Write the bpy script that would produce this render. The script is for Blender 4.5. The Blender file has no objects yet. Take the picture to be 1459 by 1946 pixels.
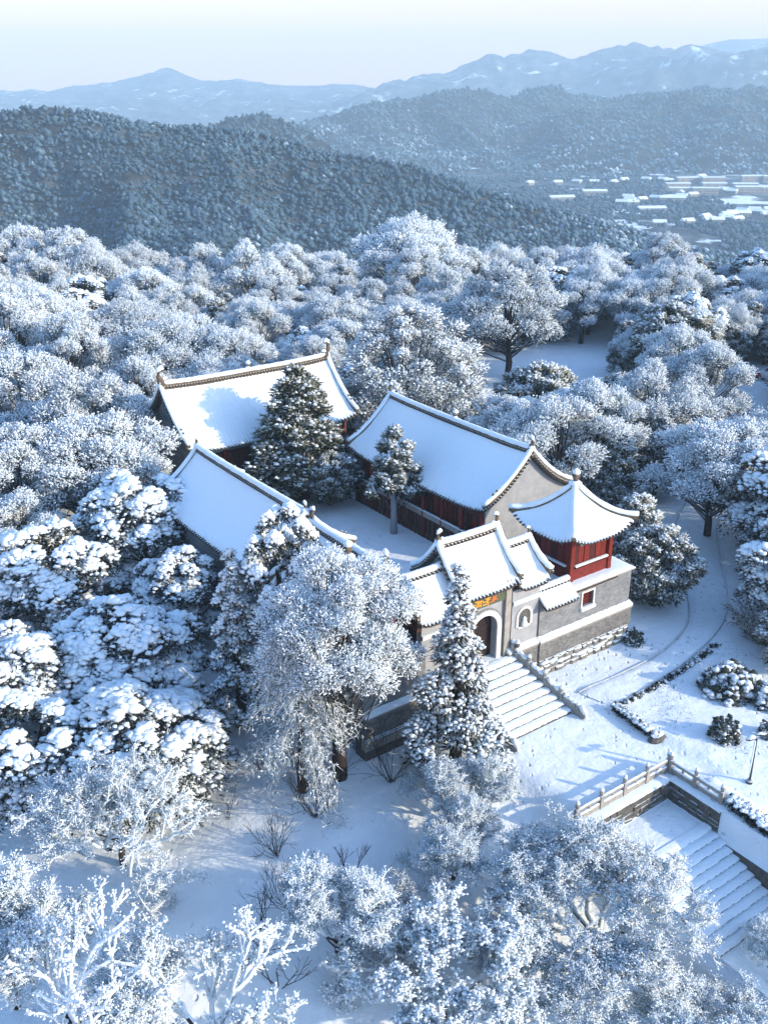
import bpy, math, random
import numpy as np
from mathutils import Vector, Matrix

# ------------------------------------------------------------------ camera, sky, sun, exposure
scene = bpy.context.scene
C = scene.collection
cam_data = bpy.data.cameras.new("camera")
cam = bpy.data.objects.new("camera", cam_data)
C.objects.link(cam)
cam.location = (0, 0, 32)
PITCH = math.radians(23.289)
cam.rotation_euler = (math.pi / 2 - PITCH, 0, 0)
cam_data.sensor_fit = 'VERTICAL'
cam_data.sensor_height = 36.0
cam_data.lens = 1912.0 / 1946.0 * 36.0
cam_data.clip_start = 0.5
cam_data.clip_end = 60000
scene.camera = cam

SUN_EL = math.radians(20)
SUN_AZ = math.radians(112)          # clockwise from the view direction (+Y)
SUN_DIR = Vector((math.sin(SUN_AZ) * math.cos(SUN_EL), math.cos(SUN_AZ) * math.cos(SUN_EL), math.sin(SUN_EL)))
world = bpy.data.worlds.new("World")
scene.world = world
world.use_nodes = True
wn = world.node_tree
wn.nodes.clear()
wo = wn.nodes.new("ShaderNodeOutputWorld")
wb = wn.nodes.new("ShaderNodeBackground")
ws = wn.nodes.new("ShaderNodeTexSky")
ws.sky_type = 'NISHITA'
ws.sun_disc = False
ws.sun_elevation = SUN_EL
ws.sun_rotation = SUN_AZ
ws.altitude = 300
ws.air_density = 1.0
ws.dust_density = 1.0
ws.ozone_density = 3.5
wb.inputs["Strength"].default_value = 0.15
# pale winter haze lying along the whole horizon
wc = wn.nodes.new("ShaderNodeTexCoord")
wsep = wn.nodes.new("ShaderNodeSeparateXYZ")
wn.links.new(wc.outputs["Generated"], wsep.inputs[0])
wm = wn.nodes.new("ShaderNodeMapRange")
wm.interpolation_type = 'SMOOTHSTEP'
wm.inputs[1].default_value = 0.0
wm.inputs[2].default_value = 0.20
wm.inputs[3].default_value = 0.9
wm.inputs[4].default_value = 0.0
wn.links.new(wsep.outputs["Z"], wm.inputs[0])
wx = wn.nodes.new("ShaderNodeMix")
wx.data_type = 'RGBA'
wn.links.new(wm.outputs[0], wx.inputs[0])
wn.links.new(ws.outputs[0], wx.inputs[6])
wx.inputs[7].default_value = (3.75, 2.12, 1.2, 1)
wn.links.new(wx.outputs[2], wb.inputs[0])
wn.links.new(wb.outputs[0], wo.inputs[0])

sun_data = bpy.data.lights.new("sun", 'SUN')
sun_data.energy = 2.2
sun_data.angle = math.radians(0.6)
sun_data.color = (1.0, 0.79, 0.56)
sun = bpy.data.objects.new("sun", sun_data)
C.objects.link(sun)
sun.rotation_euler = SUN_DIR.to_track_quat('Z', 'Y').to_euler()

vs = scene.view_settings
scene.display_settings.display_device = 'sRGB'
vs.view_transform = 'Standard'
vs.look = 'None'
vs.exposure = 1.52
vs.gamma = 1.0
vs.use_curve_mapping = False
scene.render.engine = 'CYCLES'
cy = scene.cycles
cy.use_denoising = True
cy.max_bounces = 5
cy.diffuse_bounces = 3
cy.glossy_bounces = 2
cy.transmission_bounces = 2
cy.volume_bounces = 3
cy.transparent_max_bounces = 4
cy.caustics_reflective = False
cy.caustics_refractive = False

# ------------------------------------------------------------------ helpers
rng = np.random.default_rng(7)
SITE = math.radians(36)
BU = np.array([math.cos(SITE), math.sin(SITE)])
BV = np.array([-math.sin(SITE), math.cos(SITE)])

def W(u, v):
    """site coordinates (u along the front wall, v into the temple) -> world x, y"""
    return (u * BU[0] + v * BV[0], u * BU[1] + v * BV[1])

def UV(x, y):
    return x * BU[0] + y * BU[1], x * BV[0] + y * BV[1]

def tag(o, label=None, cat=None, group=None, kind=None):
    if label: o['label'] = label
    if cat: o['category'] = cat
    if group: o['group'] = group
    if kind: o['kind'] = kind
    return o

def empty(name, loc, rz=0.0, label=None, cat=None, group=None):
    o = bpy.data.objects.new(name, None)
    o.empty_display_size = 0.5
    C.objects.link(o)
    o.location = loc
    o.rotation_euler = (0, 0, rz)
    return tag(o, label, cat, group)

def site_thing(name, u, v, z, label, cat, group=None):
    x, y = W(u, v)
    return empty(name, (x, y, z), SITE, label, cat, group)

def mesh_np(name, verts, faces, mat=None, smooth=False, attr=None, mats=None, mat_idx=None):
    """verts (N,3); faces (M,3) or (M,4) arrays"""
    me = bpy.data.meshes.new(name)
    verts = np.asarray(verts, dtype=np.float32)
    faces = np.asarray(faces, dtype=np.int32)
    n, m, k = len(verts), len(faces), faces.shape[1]
    me.vertices.add(n)
    me.vertices.foreach_set("co", verts.ravel())
    me.loops.add(m * k)
    me.loops.foreach_set("vertex_index", faces.ravel())
    me.polygons.add(m)
    me.polygons.foreach_set("loop_start", np.arange(0, m * k, k, dtype=np.int32))
    me.polygons.foreach_set("loop_total", np.full(m, k, dtype=np.int32))
    if smooth:
        me.polygons.foreach_set("use_smooth", np.ones(m, dtype=bool))
    if attr is not None:
        for an, av in attr.items():
            a = me.attributes.new(an, 'FLOAT', 'POINT')
            a.data.foreach_set("value", np.asarray(av, dtype=np.float32))
    if mats:
        for x in mats: me.materials.append(x)
        if mat_idx is not None:
            me.polygons.foreach_set("material_index", np.asarray(mat_idx, dtype=np.int32))
    elif mat:
        me.materials.append(mat)
    me.update(calc_edges=True)
    return me

def obj(name, me, parent=None, loc=(0, 0, 0), rz=0.0):
    o = bpy.data.objects.new(name, me)
    C.objects.link(o)
    o.location = loc
    o.rotation_euler = (0, 0, rz)
    if parent is not None: o.parent = parent
    return o

class MB:
    """collects shapes into one mesh"""
    def __init__(self):
        self.v, self.f = [], []
    def add(self, vs_, fs_):
        b = len(self.v)
        self.v.extend([tuple(p) for p in vs_])
        self.f.extend([tuple(b + i for i in q) for q in fs_])
    def box(self, x0, x1, y0, y1, z0, z1):
        self.add([(x0, y0, z0), (x1, y0, z0), (x1, y1, z0), (x0, y1, z0), (x0, y0, z1), (x1, y0, z1), (x1, y1, z1), (x0, y1, z1)],
                 [(3, 2, 1, 0), (4, 5, 6, 7), (0, 1, 5, 4), (1, 2, 6, 5), (2, 3, 7, 6), (3, 0, 4, 7)])
    def bar(self, a, b, w, h, up=(0, 0, 1)):
        a, b = Vector(a), Vector(b)
        d = (b - a).normalized()
        s = d.cross(Vector(up)).normalized()
        t = s.cross(d).normalized()
        s, t = s * w / 2, t * h / 2
        self.add([a - s - t, a + s - t, a + s + t, a - s + t, b - s - t, b + s - t, b + s + t, b - s + t],
                 [(0, 1, 2, 3), (7, 6, 5, 4), (1, 0, 4, 5), (2, 1, 5, 6), (3, 2, 6, 7), (0, 3, 7, 4)])
    def tube(self, pts, rad, n=8, cap=True, flat=1.0):
        pts = [Vector(p) for p in pts]
        if not hasattr(rad, '__len__'): rad = [rad] * len(pts)
        base = len(self.v)
        ref = Vector((0.13, 0.21, 1))
        for i, p in enumerate(pts):
            d = (pts[min(i + 1, len(pts) - 1)] - pts[max(i - 1, 0)])
            d = d.normalized() if d.length > 1e-9 else Vector((0, 0, 1))
            r0 = ref if abs(d.dot(ref.normalized())) < 0.95 else Vector((1, 0.1, 0))
            s = d.cross(r0).normalized()
            t = s.cross(d).normalized()
            for k in range(n):
                a = 2 * math.pi * k / n
                q = p + s * (math.cos(a) * rad[i]) + t * (math.sin(a) * rad[i] * flat)
                self.v.append(tuple(q))
        for i in range(len(pts) - 1):
            for k in range(n):
                k2 = (k + 1) % n
                self.f.append((base + i * n + k, base + i * n + k2, base + (i + 1) * n + k2, base + (i + 1) * n + k))
        if cap:
            self.f.append(tuple(base + k for k in reversed(range(n))))
            self.f.append(tuple(base + (len(pts) - 1) * n + k for k in range(n)))
    def lathe(self, prof, c=(0, 0, 0), n=12):
        base = len(self.v)
        for r, z in prof:
            for k in range(n):
                a = 2 * math.pi * k / n
                self.v.append((c[0] + r * math.cos(a), c[1] + r * math.sin(a), c[2] + z))
        for i in range(len(prof) - 1):
            for k in range(n):
                k2 = (k + 1) % n
                self.f.append((base + i * n + k, base + i * n + k2, base + (i + 1) * n + k2, base + (i + 1) * n + k))
        self.f.append(tuple(base + k for k in reversed(range(n))))
        self.f.append(tuple(base + (len(prof) - 1) * n + k for k in range(n)))
    def prism(self, poly, y0, y1):
        """polygon in x,z extruded along y"""
        n = len(poly)
        self.add([(x, y0, z) for x, z in poly] + [(x, y1, z) for x, z in poly],
                 [tuple(range(n)), tuple(range(2 * n - 1, n - 1, -1))] + [((i + 1) % n, i, n + i, n + (i + 1) % n) for i in range(n)])
    def grid(self, P, closed_under=None):
        """P[i][j] points"""
        ni, nj = len(P), len(P[0])
        base = len(self.v)
        for row in P:
            for p in row: self.v.append(tuple(p))
        for i in range(ni - 1):
            for j in range(nj - 1):
                a = base + i * nj + j
                self.f.append((a, a + nj, a + nj + 1, a + 1))
    def slab(self, P, Q):
        """closed sheet between top grid P and bottom grid Q (same shape)"""
        ni, nj = len(P), len(P[0])
        b = len(self.v)
        for G_ in (P, Q):
            for row in G_:
                for p in row: self.v.append(tuple(p))
        m = ni * nj
        for i in range(ni - 1):
            for j in range(nj - 1):
                a = b + i * nj + j
                self.f.append((a, a + nj, a + nj + 1, a + 1))
                self.f.append((a + m, a + m + 1, a + m + nj + 1, a + m + nj))
        for i in range(ni - 1):
            for j in (0, nj - 1):
                a = b + i * nj + j
                q = (a, a + m, a + m + nj, a + nj)
                self.f.append(q if j == 0 else q[::-1])
        for j in range(nj - 1):
            for i in (0, ni - 1):
                a = b + i * nj + j
                q = (a, a + 1, a + m + 1, a + m)
                self.f.append(q if i == 0 else q[::-1])
    def mesh(self, name, mat, smooth=False, angle=None):
        me = bpy.data.meshes.new(name)
        me.from_pydata(self.v, [], self.f)
        me.materials.append(mat)
        if smooth:
            me.polygons.foreach_set("use_smooth", np.ones(len(me.polygons), dtype=bool))
            if angle:
                me.set_sharp_from_angle(angle=math.radians(angle))
        me.update()
        return me
    def build(self, name, mat, parent=None, smooth=False, angle=None, loc=(0, 0, 0), rz=0.0):
        # faces are made consistent outward
        me = self.mesh(name, mat, smooth, angle)
        return obj(name, me, parent, loc, rz)

# lattice noise (numpy)
_NL = np.random.default_rng(11).random((256, 256)).astype(np.float32)
def vnoise(x, y):
    xi, yi = np.floor(x).astype(int), np.floor(y).astype(int)
    fx, fy = x - xi, y - yi
    fx, fy = fx * fx * (3 - 2 * fx), fy * fy * (3 - 2 * fy)
    a = _NL[xi & 255, yi & 255]; b = _NL[(xi + 1) & 255, yi & 255]
    c = _NL[xi & 255, (yi + 1) & 255]; d = _NL[(xi + 1) & 255, (yi + 1) & 255]
    return (a * (1 - fx) + b * fx) * (1 - fy) + (c * (1 - fx) + d * fx) * fy
def fbm(x, y, o=4):
    s, amp, tot = 0, 1.0, 0
    for i in range(o):
        s = s + amp * (vnoise(x * 2 ** i + 17.3 * i, y * 2 ** i + 5.1 * i) - 0.5)
        tot += amp; amp *= 0.5
    return s / tot * 2
def sstep(a, b, x):
    t = np.clip((x - a) / (b - a), 0, 1)
    return t * t * (3 - 2 * t)

# ------------------------------------------------------------------ materials
def new_mat(name):
    m = bpy.data.materials.new(name)
    m.use_nodes = True
    nt = m.node_tree
    p = nt.nodes["Principled BSDF"]
    p.inputs["Specular IOR Level"].default_value = 0.25
    return m, nt, p

def noise_node(nt, scale, detail=4, rough=0.6, coord='Object'):
    tc = nt.nodes.new("ShaderNodeTexCoord")
    n = nt.nodes.new("ShaderNodeTexNoise")
    n.inputs["Scale"].default_value = scale
    n.inputs["Detail"].default_value = detail
    n.inputs["Roughness"].default_value = rough
    nt.links.new(tc.outputs[coord], n.inputs["Vector"])
    return n

def ramp(nt, src, stops):
    r = nt.nodes.new("ShaderNodeValToRGB")
    el = r.color_ramp.elements
    while len(el) < len(stops): el.new(0.5)
    for e, (p, c) in zip(el, stops):
        e.position = p
        e.color = (c[0], c[1], c[2], 1)
    nt.links.new(src, r.inputs[0])
    return r

def bump(nt, p, src, strength, dist=0.05):
    b = nt.nodes.new("ShaderNodeBump")
    b.inputs["Strength"].default_value = strength
    b.inputs["Distance"].default_value = dist
    nt.links.new(src, b.inputs["Height"])
    nt.links.new(b.outputs[0], p.inputs["Normal"])
    return b

def mat_noise(name, c0, c1, scale=3.0, rough=0.85, bs=0.3, bd=0.03, detail=5, coord='Object', lo=0.3, hi=0.7):
    m, nt, p = new_mat(name)
    n = noise_node(nt, scale, detail, 0.65, coord)
    r = ramp(nt, n.outputs["Fac"], [(lo, c0), (hi, c1)])
    nt.links.new(r.outputs[0], p.inputs["Base Color"])
    p.inputs["Roughness"].default_value = rough
    if bs: bump(nt, p, n.outputs["Fac"], bs, bd)
    return m

SNOW_C = (0.745, 0.86, 0.93)
def make_snow(name, scale, bs, bd):
    m, nt, p = new_mat(name)
    n = noise_node(nt, scale, 6, 0.6)
    r = ramp(nt, n.outputs["Fac"], [(0.25, (0.71, 0.80, 0.88)), (0.6, SNOW_C)])
    nt.links.new(r.outputs[0], p.inputs["Base Color"])
    p.inputs["Roughness"].default_value = 0.75
    bump(nt, p, n.outputs["Fac"], bs, bd)
    return m
M = {}
M['snow'] = make_snow("snow", 5.0, 0.35, 0.06)
M['snow_roof'] = make_snow("snow_roof", 7.0, 0.25, 0.04)
def make_ground_snow():
    m, nt, p = new_mat("snow_ground")
    n = noise_node(nt, 1.1, 7, 0.6)
    r = ramp(nt, n.outputs["Fac"], [(0.25, (0.71, 0.80, 0.88)), (0.6, SNOW_C)])
    nt.links.new(r.outputs[0], p.inputs["Base Color"])
    p.inputs["Roughness"].default_value = 0.75
    b1 = nt.nodes.new("ShaderNodeBump"); b1.inputs["Strength"].default_value = 0.55; b1.inputs["Distance"].default_value = 0.22
    nt.links.new(n.outputs["Fac"], b1.inputs["Height"])
    # trodden prints and little pits, in irregular patches
    v = nt.nodes.new("ShaderNodeTexVoronoi"); v.inputs["Scale"].default_value = 2.3; v.inputs["Randomness"].default_value = 1.0
    tc = nt.nodes.new("ShaderNodeTexCoord"); mp = nt.nodes.new("ShaderNodeMapping"); mp.inputs["Rotation"].default_value = (0, 0, 0.6); mp.inputs["Scale"].default_value = (1.0, 0.6, 1)
    nt.links.new(tc.outputs["Object"], mp.inputs[0]); nt.links.new(mp.outputs[0], v.inputs["Vector"])
    a = nt.nodes.new("ShaderNodeMapRange"); a.inputs[1].default_value = 0.10; a.inputs[2].default_value = 0.24
    nt.links.new(v.outputs["Distance"], a.inputs[0])
    n2 = noise_node(nt, 0.35, 3, 0.6)
    c = nt.nodes.new("ShaderNodeMapRange"); c.inputs[1].default_value = 0.46; c.inputs[2].default_value = 0.60
    nt.links.new(n2.outputs["Fac"], c.inputs[0])
    inv = nt.nodes.new("ShaderNodeMath"); inv.operation = 'SUBTRACT'; inv.inputs[0].default_value = 1
    nt.links.new(a.outputs[0], inv.inputs[1])
    mu = nt.nodes.new("ShaderNodeMath"); mu.operation = 'MULTIPLY'
    nt.links.new(inv.outputs[0], mu.inputs[0]); nt.links.new(c.outputs[0], mu.inputs[1])
    b2 = nt.nodes.new("ShaderNodeBump"); b2.invert = True; b2.inputs["Strength"].default_value = 0.9; b2.inputs["Distance"].default_value = 0.12
    nt.links.new(mu.outputs[0], b2.inputs["Height"]); nt.links.new(b1.outputs[0], b2.inputs["Normal"])
    nt.links.new(b2.outputs[0], p.inputs["Normal"])
    return m
M['snow_ground'] = make_ground_snow()

# snow over things: snow where the surface faces up, the thing's own colour elsewhere
def mat_dusted(name, c0, c1, scale=3.0, lo=0.35, hi=0.75, patch=0.25, rough=0.85, bs=0.4, bd=0.03, coord='Object'):
    m, nt, p = new_mat(name)
    n = noise_node(nt, scale, 6, 0.65, coord)
    r = ramp(nt, n.outputs["Fac"], [(0.3, c0), (0.7, c1)])
    g = nt.nodes.new("ShaderNodeNewGeometry")
    s = nt.nodes.new("ShaderNodeSeparateXYZ")
    nt.links.new(g.outputs["Normal"], s.inputs[0])
    n2 = noise_node(nt, scale * 1.7, 4, 0.7, coord)
    a = nt.nodes.new("ShaderNodeMath"); a.operation = 'MULTIPLY_ADD'
    nt.links.new(n2.outputs["Fac"], a.inputs[0]); a.inputs[1].default_value = patch * 2; a.inputs[2].default_value = -patch
    b = nt.nodes.new("ShaderNodeMath"); b.operation = 'ADD'
    nt.links.new(s.outputs["Z"], b.inputs[0]); nt.links.new(a.outputs[0], b.inputs[1])
    mr = nt.nodes.new("ShaderNodeMapRange"); mr.inputs[1].default_value = lo; mr.inputs[2].default_value = hi
    nt.links.new(b.outputs[0], mr.inputs[0])
    mx = nt.nodes.new("ShaderNodeMix"); mx.data_type = 'RGBA'
    nt.links.new(mr.outputs[0], mx.inputs[0])
    nt.links.new(r.outputs[0], mx.inputs[6])
    mx.inputs[7].default_value = (*SNOW_C, 1)
    nt.links.new(mx.outputs[2], p.inputs["Base Color"])
    p.inputs["Roughness"].default_value = rough
    bump(nt, p, n.outputs["Fac"], bs, bd)
    return m

M['stucco'] = mat_noise("grey_render", (0.25, 0.255, 0.25), (0.36, 0.36, 0.345), 1.2, 0.9, 0.35, 0.02, 8)
M['stucco_pale'] = mat_noise("pale_render", (0.225, 0.25, 0.275), (0.33, 0.35, 0.37), 1.6, 0.9, 0.3, 0.02, 7)
M['brick_band'] = mat_noise("plinth_masonry", (0.13, 0.13, 0.125), (0.30, 0.29, 0.26), 9, 0.9, 0.8, 0.04, 3)
def mat_brick(name, c0, c1, mortar, sc):
    m, nt, p = new_mat(name)
    tc = nt.nodes.new("ShaderNodeTexCoord")
    mp = nt.nodes.new("ShaderNodeMapping"); mp.inputs["Rotation"].default_value = (math.pi / 2, 0, 0)
    nt.links.new(tc.outputs["Object"], mp.inputs[0])
    bk = nt.nodes.new("ShaderNodeTexBrick")
    bk.inputs["Scale"].default_value = sc; bk.inputs["Mortar Size"].default_value = 0.012
    bk.inputs["Color1"].default_value = (*c0, 1); bk.inputs["Color2"].default_value = (*c1, 1); bk.inputs["Mortar"].default_value = (*mortar, 1)
    nt.links.new(mp.outputs[0], bk.inputs["Vector"])
    n = noise_node(nt, 1.1, 8, 0.7)
    r = ramp(nt, n.outputs["Fac"], [(0.3, (0.62, 0.62, 0.62)), (0.7, (1.12, 1.11, 1.08))])
    mx = nt.nodes.new("ShaderNodeMix"); mx.data_type = 'RGBA'; mx.blend_type = 'MULTIPLY'; mx.inputs[0].default_value = 1
    nt.links.new(bk.outputs[0], mx.inputs[6]); nt.links.new(r.outputs[0], mx.inputs[7])
    nt.links.new(mx.outputs[2], p.inputs["Base Color"])
    p.inputs["Roughness"].default_value = 0.9
    bump(nt, p, bk.outputs["Fac"], -0.4, 0.01)
    return m
M['stucco'] = mat_brick("grey_brick_wall", (0.165, 0.185, 0.205), (0.235, 0.255, 0.27), (0.22, 0.235, 0.25), 2.2)
M['brick_band'] = mat_brick("plinth_brick", (0.105, 0.112, 0.118), (0.21, 0.215, 0.21), (0.18, 0.185, 0.19), 2.6)
M['stone'] = mat_dusted("dressed_stone", (0.20, 0.20, 0.19), (0.34, 0.33, 0.30), 3.5, 0.45, 0.8)
M['rubble'] = mat_dusted("rubble_stone", (0.10, 0.10, 0.095), (0.24, 0.235, 0.21), 2.5, 0.35, 0.8, 0.55, 0.9, 0.7, 0.06)
M['dark_stone'] = mat_dusted("dark_stone", (0.055, 0.055, 0.055), (0.13, 0.125, 0.11), 5, 0.5, 0.8, 0.2, 0.9, 0.8, 0.05)
M['tile'] = mat_dusted("dark_roof_tile", (0.035, 0.032, 0.030), (0.10, 0.085, 0.065), 8, 0.7, 1.0, 0.3)
M['ridge'] = mat_dusted("ridge_tile", (0.06, 0.05, 0.04), (0.19, 0.15, 0.10), 9, 0.55, 0.95, 0.4)
M['red'] = mat_noise("red_lacquer", (0.085, 0.009, 0.006), (0.19, 0.022, 0.013), 5, 0.5, 0.15, 0.01)
M['red_dark'] = mat_noise("dark_red_panel", (0.030, 0.008, 0.007), (0.085, 0.014, 0.011), 5, 0.6, 0.2, 0.01)
M['orange'] = mat_noise("orange_paint", (0.42, 0.10, 0.02), (0.52, 0.17, 0.04), 6, 0.5, 0.1, 0.01)
M['brown'] = mat_noise("dark_brown_timber", (0.035, 0.020, 0.014), (0.075, 0.04, 0.026), 7, 0.7, 0.3, 0.01)
M['black'] = mat_noise("black_door", (0.012, 0.008, 0.008), (0.030, 0.016, 0.013), 4, 0.5, 0.1, 0.01)
M['teal'] = mat_noise("teal_paint", (0.04, 0.20, 0.26), (0.10, 0.34, 0.40), 12, 0.6, 0.1, 0.01)
M['gold'] = mat_noise("gold_paint", (0.55, 0.22, 0.02), (0.80, 0.42, 0.06), 12, 0.4, 0.1, 0.01)
M['sign'] = mat_noise("dark_green_board", (0.05, 0.075, 0.05), (0.10, 0.12, 0.07), 10, 0.5, 0.1, 0.01)
M['white'] = mat_noise("white_trim", (0.55, 0.56, 0.57), (0.68, 0.68, 0.68), 6, 0.7, 0.1, 0.01)
M['metal'] = mat_dusted("dark_metal", (0.03, 0.032, 0.036), (0.05, 0.052, 0.056), 6, 0.75, 0.95, 0.1, 0.4, 0.1, 0.01)
M['bark'] = mat_dusted("bark", (0.020, 0.015, 0.012), (0.065, 0.048, 0.036), 6, 0.35, 0.85, 0.45, 0.95, 0.8, 0.03)
# ------------------------------------------------------------------ ground of the hilltop
def ground_z(x, y):
    """height of the snow in world coordinates"""
    x = np.asarray(x, dtype=float); y = np.asarray(y, dtype=float)
    u, v = UV(x, y)
    z = np.zeros_like(x)
    wl = 1 - sstep(48, 75, v)
    z = z - 0.17 * np.maximum(0, 21 - u) * wl * (1 - 0.35 * sstep(0, 20, 21 - u))
    # slope in front of the plaza, left of the lower stairs
    left = 1 - sstep(28.5, 30.4, u)
    z = z - left * 0.26 * np.maximum(0, 31 - v)
    # lawn side, gently down to the front
    rgt = sstep(35.5, 37.5, u)
    z = z - rgt * 0.30 * np.maximum(0, 20.5 - v) * (1 - 0.3 * sstep(0, 15, 20.5 - v))
    # sunk landing and lower stairs
    pit = ((u > 29.6) & (u < 35.5) & (v < 24.65))
    zp = -1.15 - 0.40 * np.maximum(0, 22.3 - v) * sstep(0, 1, 22.3 - v)
    z = np.where(pit, zp, z)
    # far edge of the hilltop falls to the valley
    d = y - (150 + 6 * np.sin(x * 0.05))
    z = z - np.where(d > 0, 0.5 * np.maximum(d, 0), 0)
    dl = -x - 78 - 0.1 * y
    z = z - 0.30 * np.maximum(0, dl)
    z = z + 2.5 * sstep(70, 110, y) * sstep(10, -60, x)
    # soft drifts, none on the plaza or the pit
    flat = ((u > 29) & (u < 38) & (v > 23.5) & (v < 33.5)) | pit
    z = z + np.where(flat, 0.0, 0.22 * fbm(x * 0.16, y * 0.16, 3) + 0.05 * fbm(x * 0.9, y * 0.9, 2))
    return np.maximum(z, -118)

def grid_mesh(name, us, vs_, fz, mat):
    U_, V_ = np.meshgrid(us, vs_, indexing='ij')
    X = U_ * BU[0] + V_ * BV[0]; Y = U_ * BU[1] + V_ * BV[1]
    Z = fz(X, Y)
    ni, nj = X.shape
    idx = np.arange(ni * nj).reshape(ni, nj)
    f = np.stack([idx[:-1, :-1], idx[1:, :-1], idx[1:, 1:], idx[:-1, 1:]], -1).reshape(-1, 4)
    return mesh_np(name, np.stack([X, Y, Z], -1).reshape(-1, 3), f, mat, True)

us = np.unique(np.concatenate([np.arange(-160, -10, 4.0), np.arange(-10, 64, 0.4), np.arange(64, 330, 3.0), [29.59, 29.61, 35.49, 35.51]]))
vs2 = np.unique(np.concatenate([np.arange(-70, 8, 4.0), np.arange(8, 72, 0.4), np.arange(72, 300, 3.0), [24.64, 24.66]]))
ground = obj("ground", grid_mesh("ground", us, vs2, ground_z, M['snow_ground']))
tag(ground, "snow covered hilltop ground around the temple", None, None, 'structure')

# ------------------------------------------------------------------ far land
def wood_mat(name, dark, frost, snow, sc, fr=(0.45, 0.62), sn=(0.66, 0.70), snow_scale=0.25, bd=4.0):
    m, nt, p = new_mat(name)
    n = noise_node(nt, sc, 8, 0.72)
    r = ramp(nt, n.outputs["Fac"], [(fr[0], dark), (fr[1], frost)])
    n2 = noise_node(nt, sc * snow_scale, 6, 0.6)
    mr = nt.nodes.new("ShaderNodeMapRange"); mr.inputs[1].default_value = sn[0]; mr.inputs[2].default_value = sn[1]
    nt.links.new(n2.outputs["Fac"], mr.inputs[0])
    mx = nt.nodes.new("ShaderNodeMix"); mx.data_type = 'RGBA'
    nt.links.new(mr.outputs[0], mx.inputs[0]); nt.links.new(r.outputs[0], mx.inputs[6])
    mx.inputs[7].default_value = (*snow, 1)
    nt.links.new(mx.outputs[2], p.inputs["Base Color"])
    p.inputs["Roughness"].default_value = 0.95
    bump(nt, p, n.outputs["Fac"], 1.0, bd)
    return m
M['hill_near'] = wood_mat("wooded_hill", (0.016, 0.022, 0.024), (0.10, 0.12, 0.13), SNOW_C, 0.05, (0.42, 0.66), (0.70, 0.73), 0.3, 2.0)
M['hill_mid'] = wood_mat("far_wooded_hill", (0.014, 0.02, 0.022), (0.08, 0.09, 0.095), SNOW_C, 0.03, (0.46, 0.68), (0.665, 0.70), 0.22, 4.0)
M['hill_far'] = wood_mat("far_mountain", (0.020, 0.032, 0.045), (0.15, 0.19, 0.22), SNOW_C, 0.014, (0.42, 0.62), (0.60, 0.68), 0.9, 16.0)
M['valley'] = wood_mat("valley_floor", (0.03, 0.045, 0.055), (0.17, 0.21, 0.24), SNOW_C, 0.022, (0.44, 0.62), (0.56, 0.59), 0.40, 1.5)

VALLEY = -120.0
def valley_z(x, y):
    return VALLEY + 5 * fbm(x * 0.004, y * 0.004, 3)

def ridge_hill(name, crest, D, wf, wb, mat, label, rough=10.0, rsc=0.006, nx=200, ny=64, spur=0.0, bend=0.0, p=1.25):
    """hill with crest line [(x, z)] at distance D; wf / wb: widths of the near and the far flank"""
    cx_ = np.array([c[0] for c in crest], float); cz_ = np.array([c[1] for c in crest], float)
    xs = np.linspace(cx_[0], cx_[-1], nx)
    t = np.concatenate([-np.linspace(1, 0, ny) ** 1.15, np.linspace(0, 1, ny // 3)[1:] ** 1.2])
    X, T = np.meshgrid(xs, t, indexing='ij')
    Zc = np.interp(X, cx_, cz_)
    Yc = D + bend * np.sin(X * 0.0041 + D) 
    Y = Yc + np.where(T < 0, T * wf, T * wb)
    h = np.clip(1 - np.abs(T), 0, 1) ** p
    ravine = np.abs(fbm(X * rsc + 0.3 * Y * rsc * spur, Y * rsc * 0.45, 5))
    bas = VALLEY - 6
    mid = np.clip(np.abs(T) * 3, 0, 1)
    Z = bas + (Zc - bas) * h + rough * fbm(X * rsc * 0.8, Y * rsc * 0.8, 6) * mid * (0.3 + h) - rough * 1.6 * (0.35 - ravine) * mid * h
    # spurs and gullies running down the flanks
    sp = fbm(X * rsc * 0.55 + spur * 0.35 * (Y - Yc) * rsc, (Y - Yc) * rsc * 0.16 + 7, 3)
    sp2 = 0.5 - np.abs(fbm(X * rsc * 1.6 + spur * 0.6 * (Y - Yc) * rsc + 31, (Y - Yc) * rsc * 0.35, 3)) * 1.6
    Z = Z + (Zc - bas) * (4 * h * (1 - h)) * (0.62 * sp + 0.30 * (sp2 - 0.2)) * (1.0 if D < 4000 else 0.55)
    Z = Z + rough * 0.10 * fbm(X * rsc * 9, Y * rsc * 9, 3)
    ni, nj = X.shape
    idx = np.arange(ni * nj).reshape(ni, nj)
    f = np.stack([idx[:-1, :-1], idx[1:, :-1], idx[1:, 1:], idx[:-1, 1:]], -1).reshape(-1, 4)
    o = obj(name, mesh_np(name, np.stack([X, Y, Z], -1).reshape(-1, 3), f, mat, True))
    tag(o, label, None, None, 'structure')
    return o, (X, Y, Z)

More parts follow.
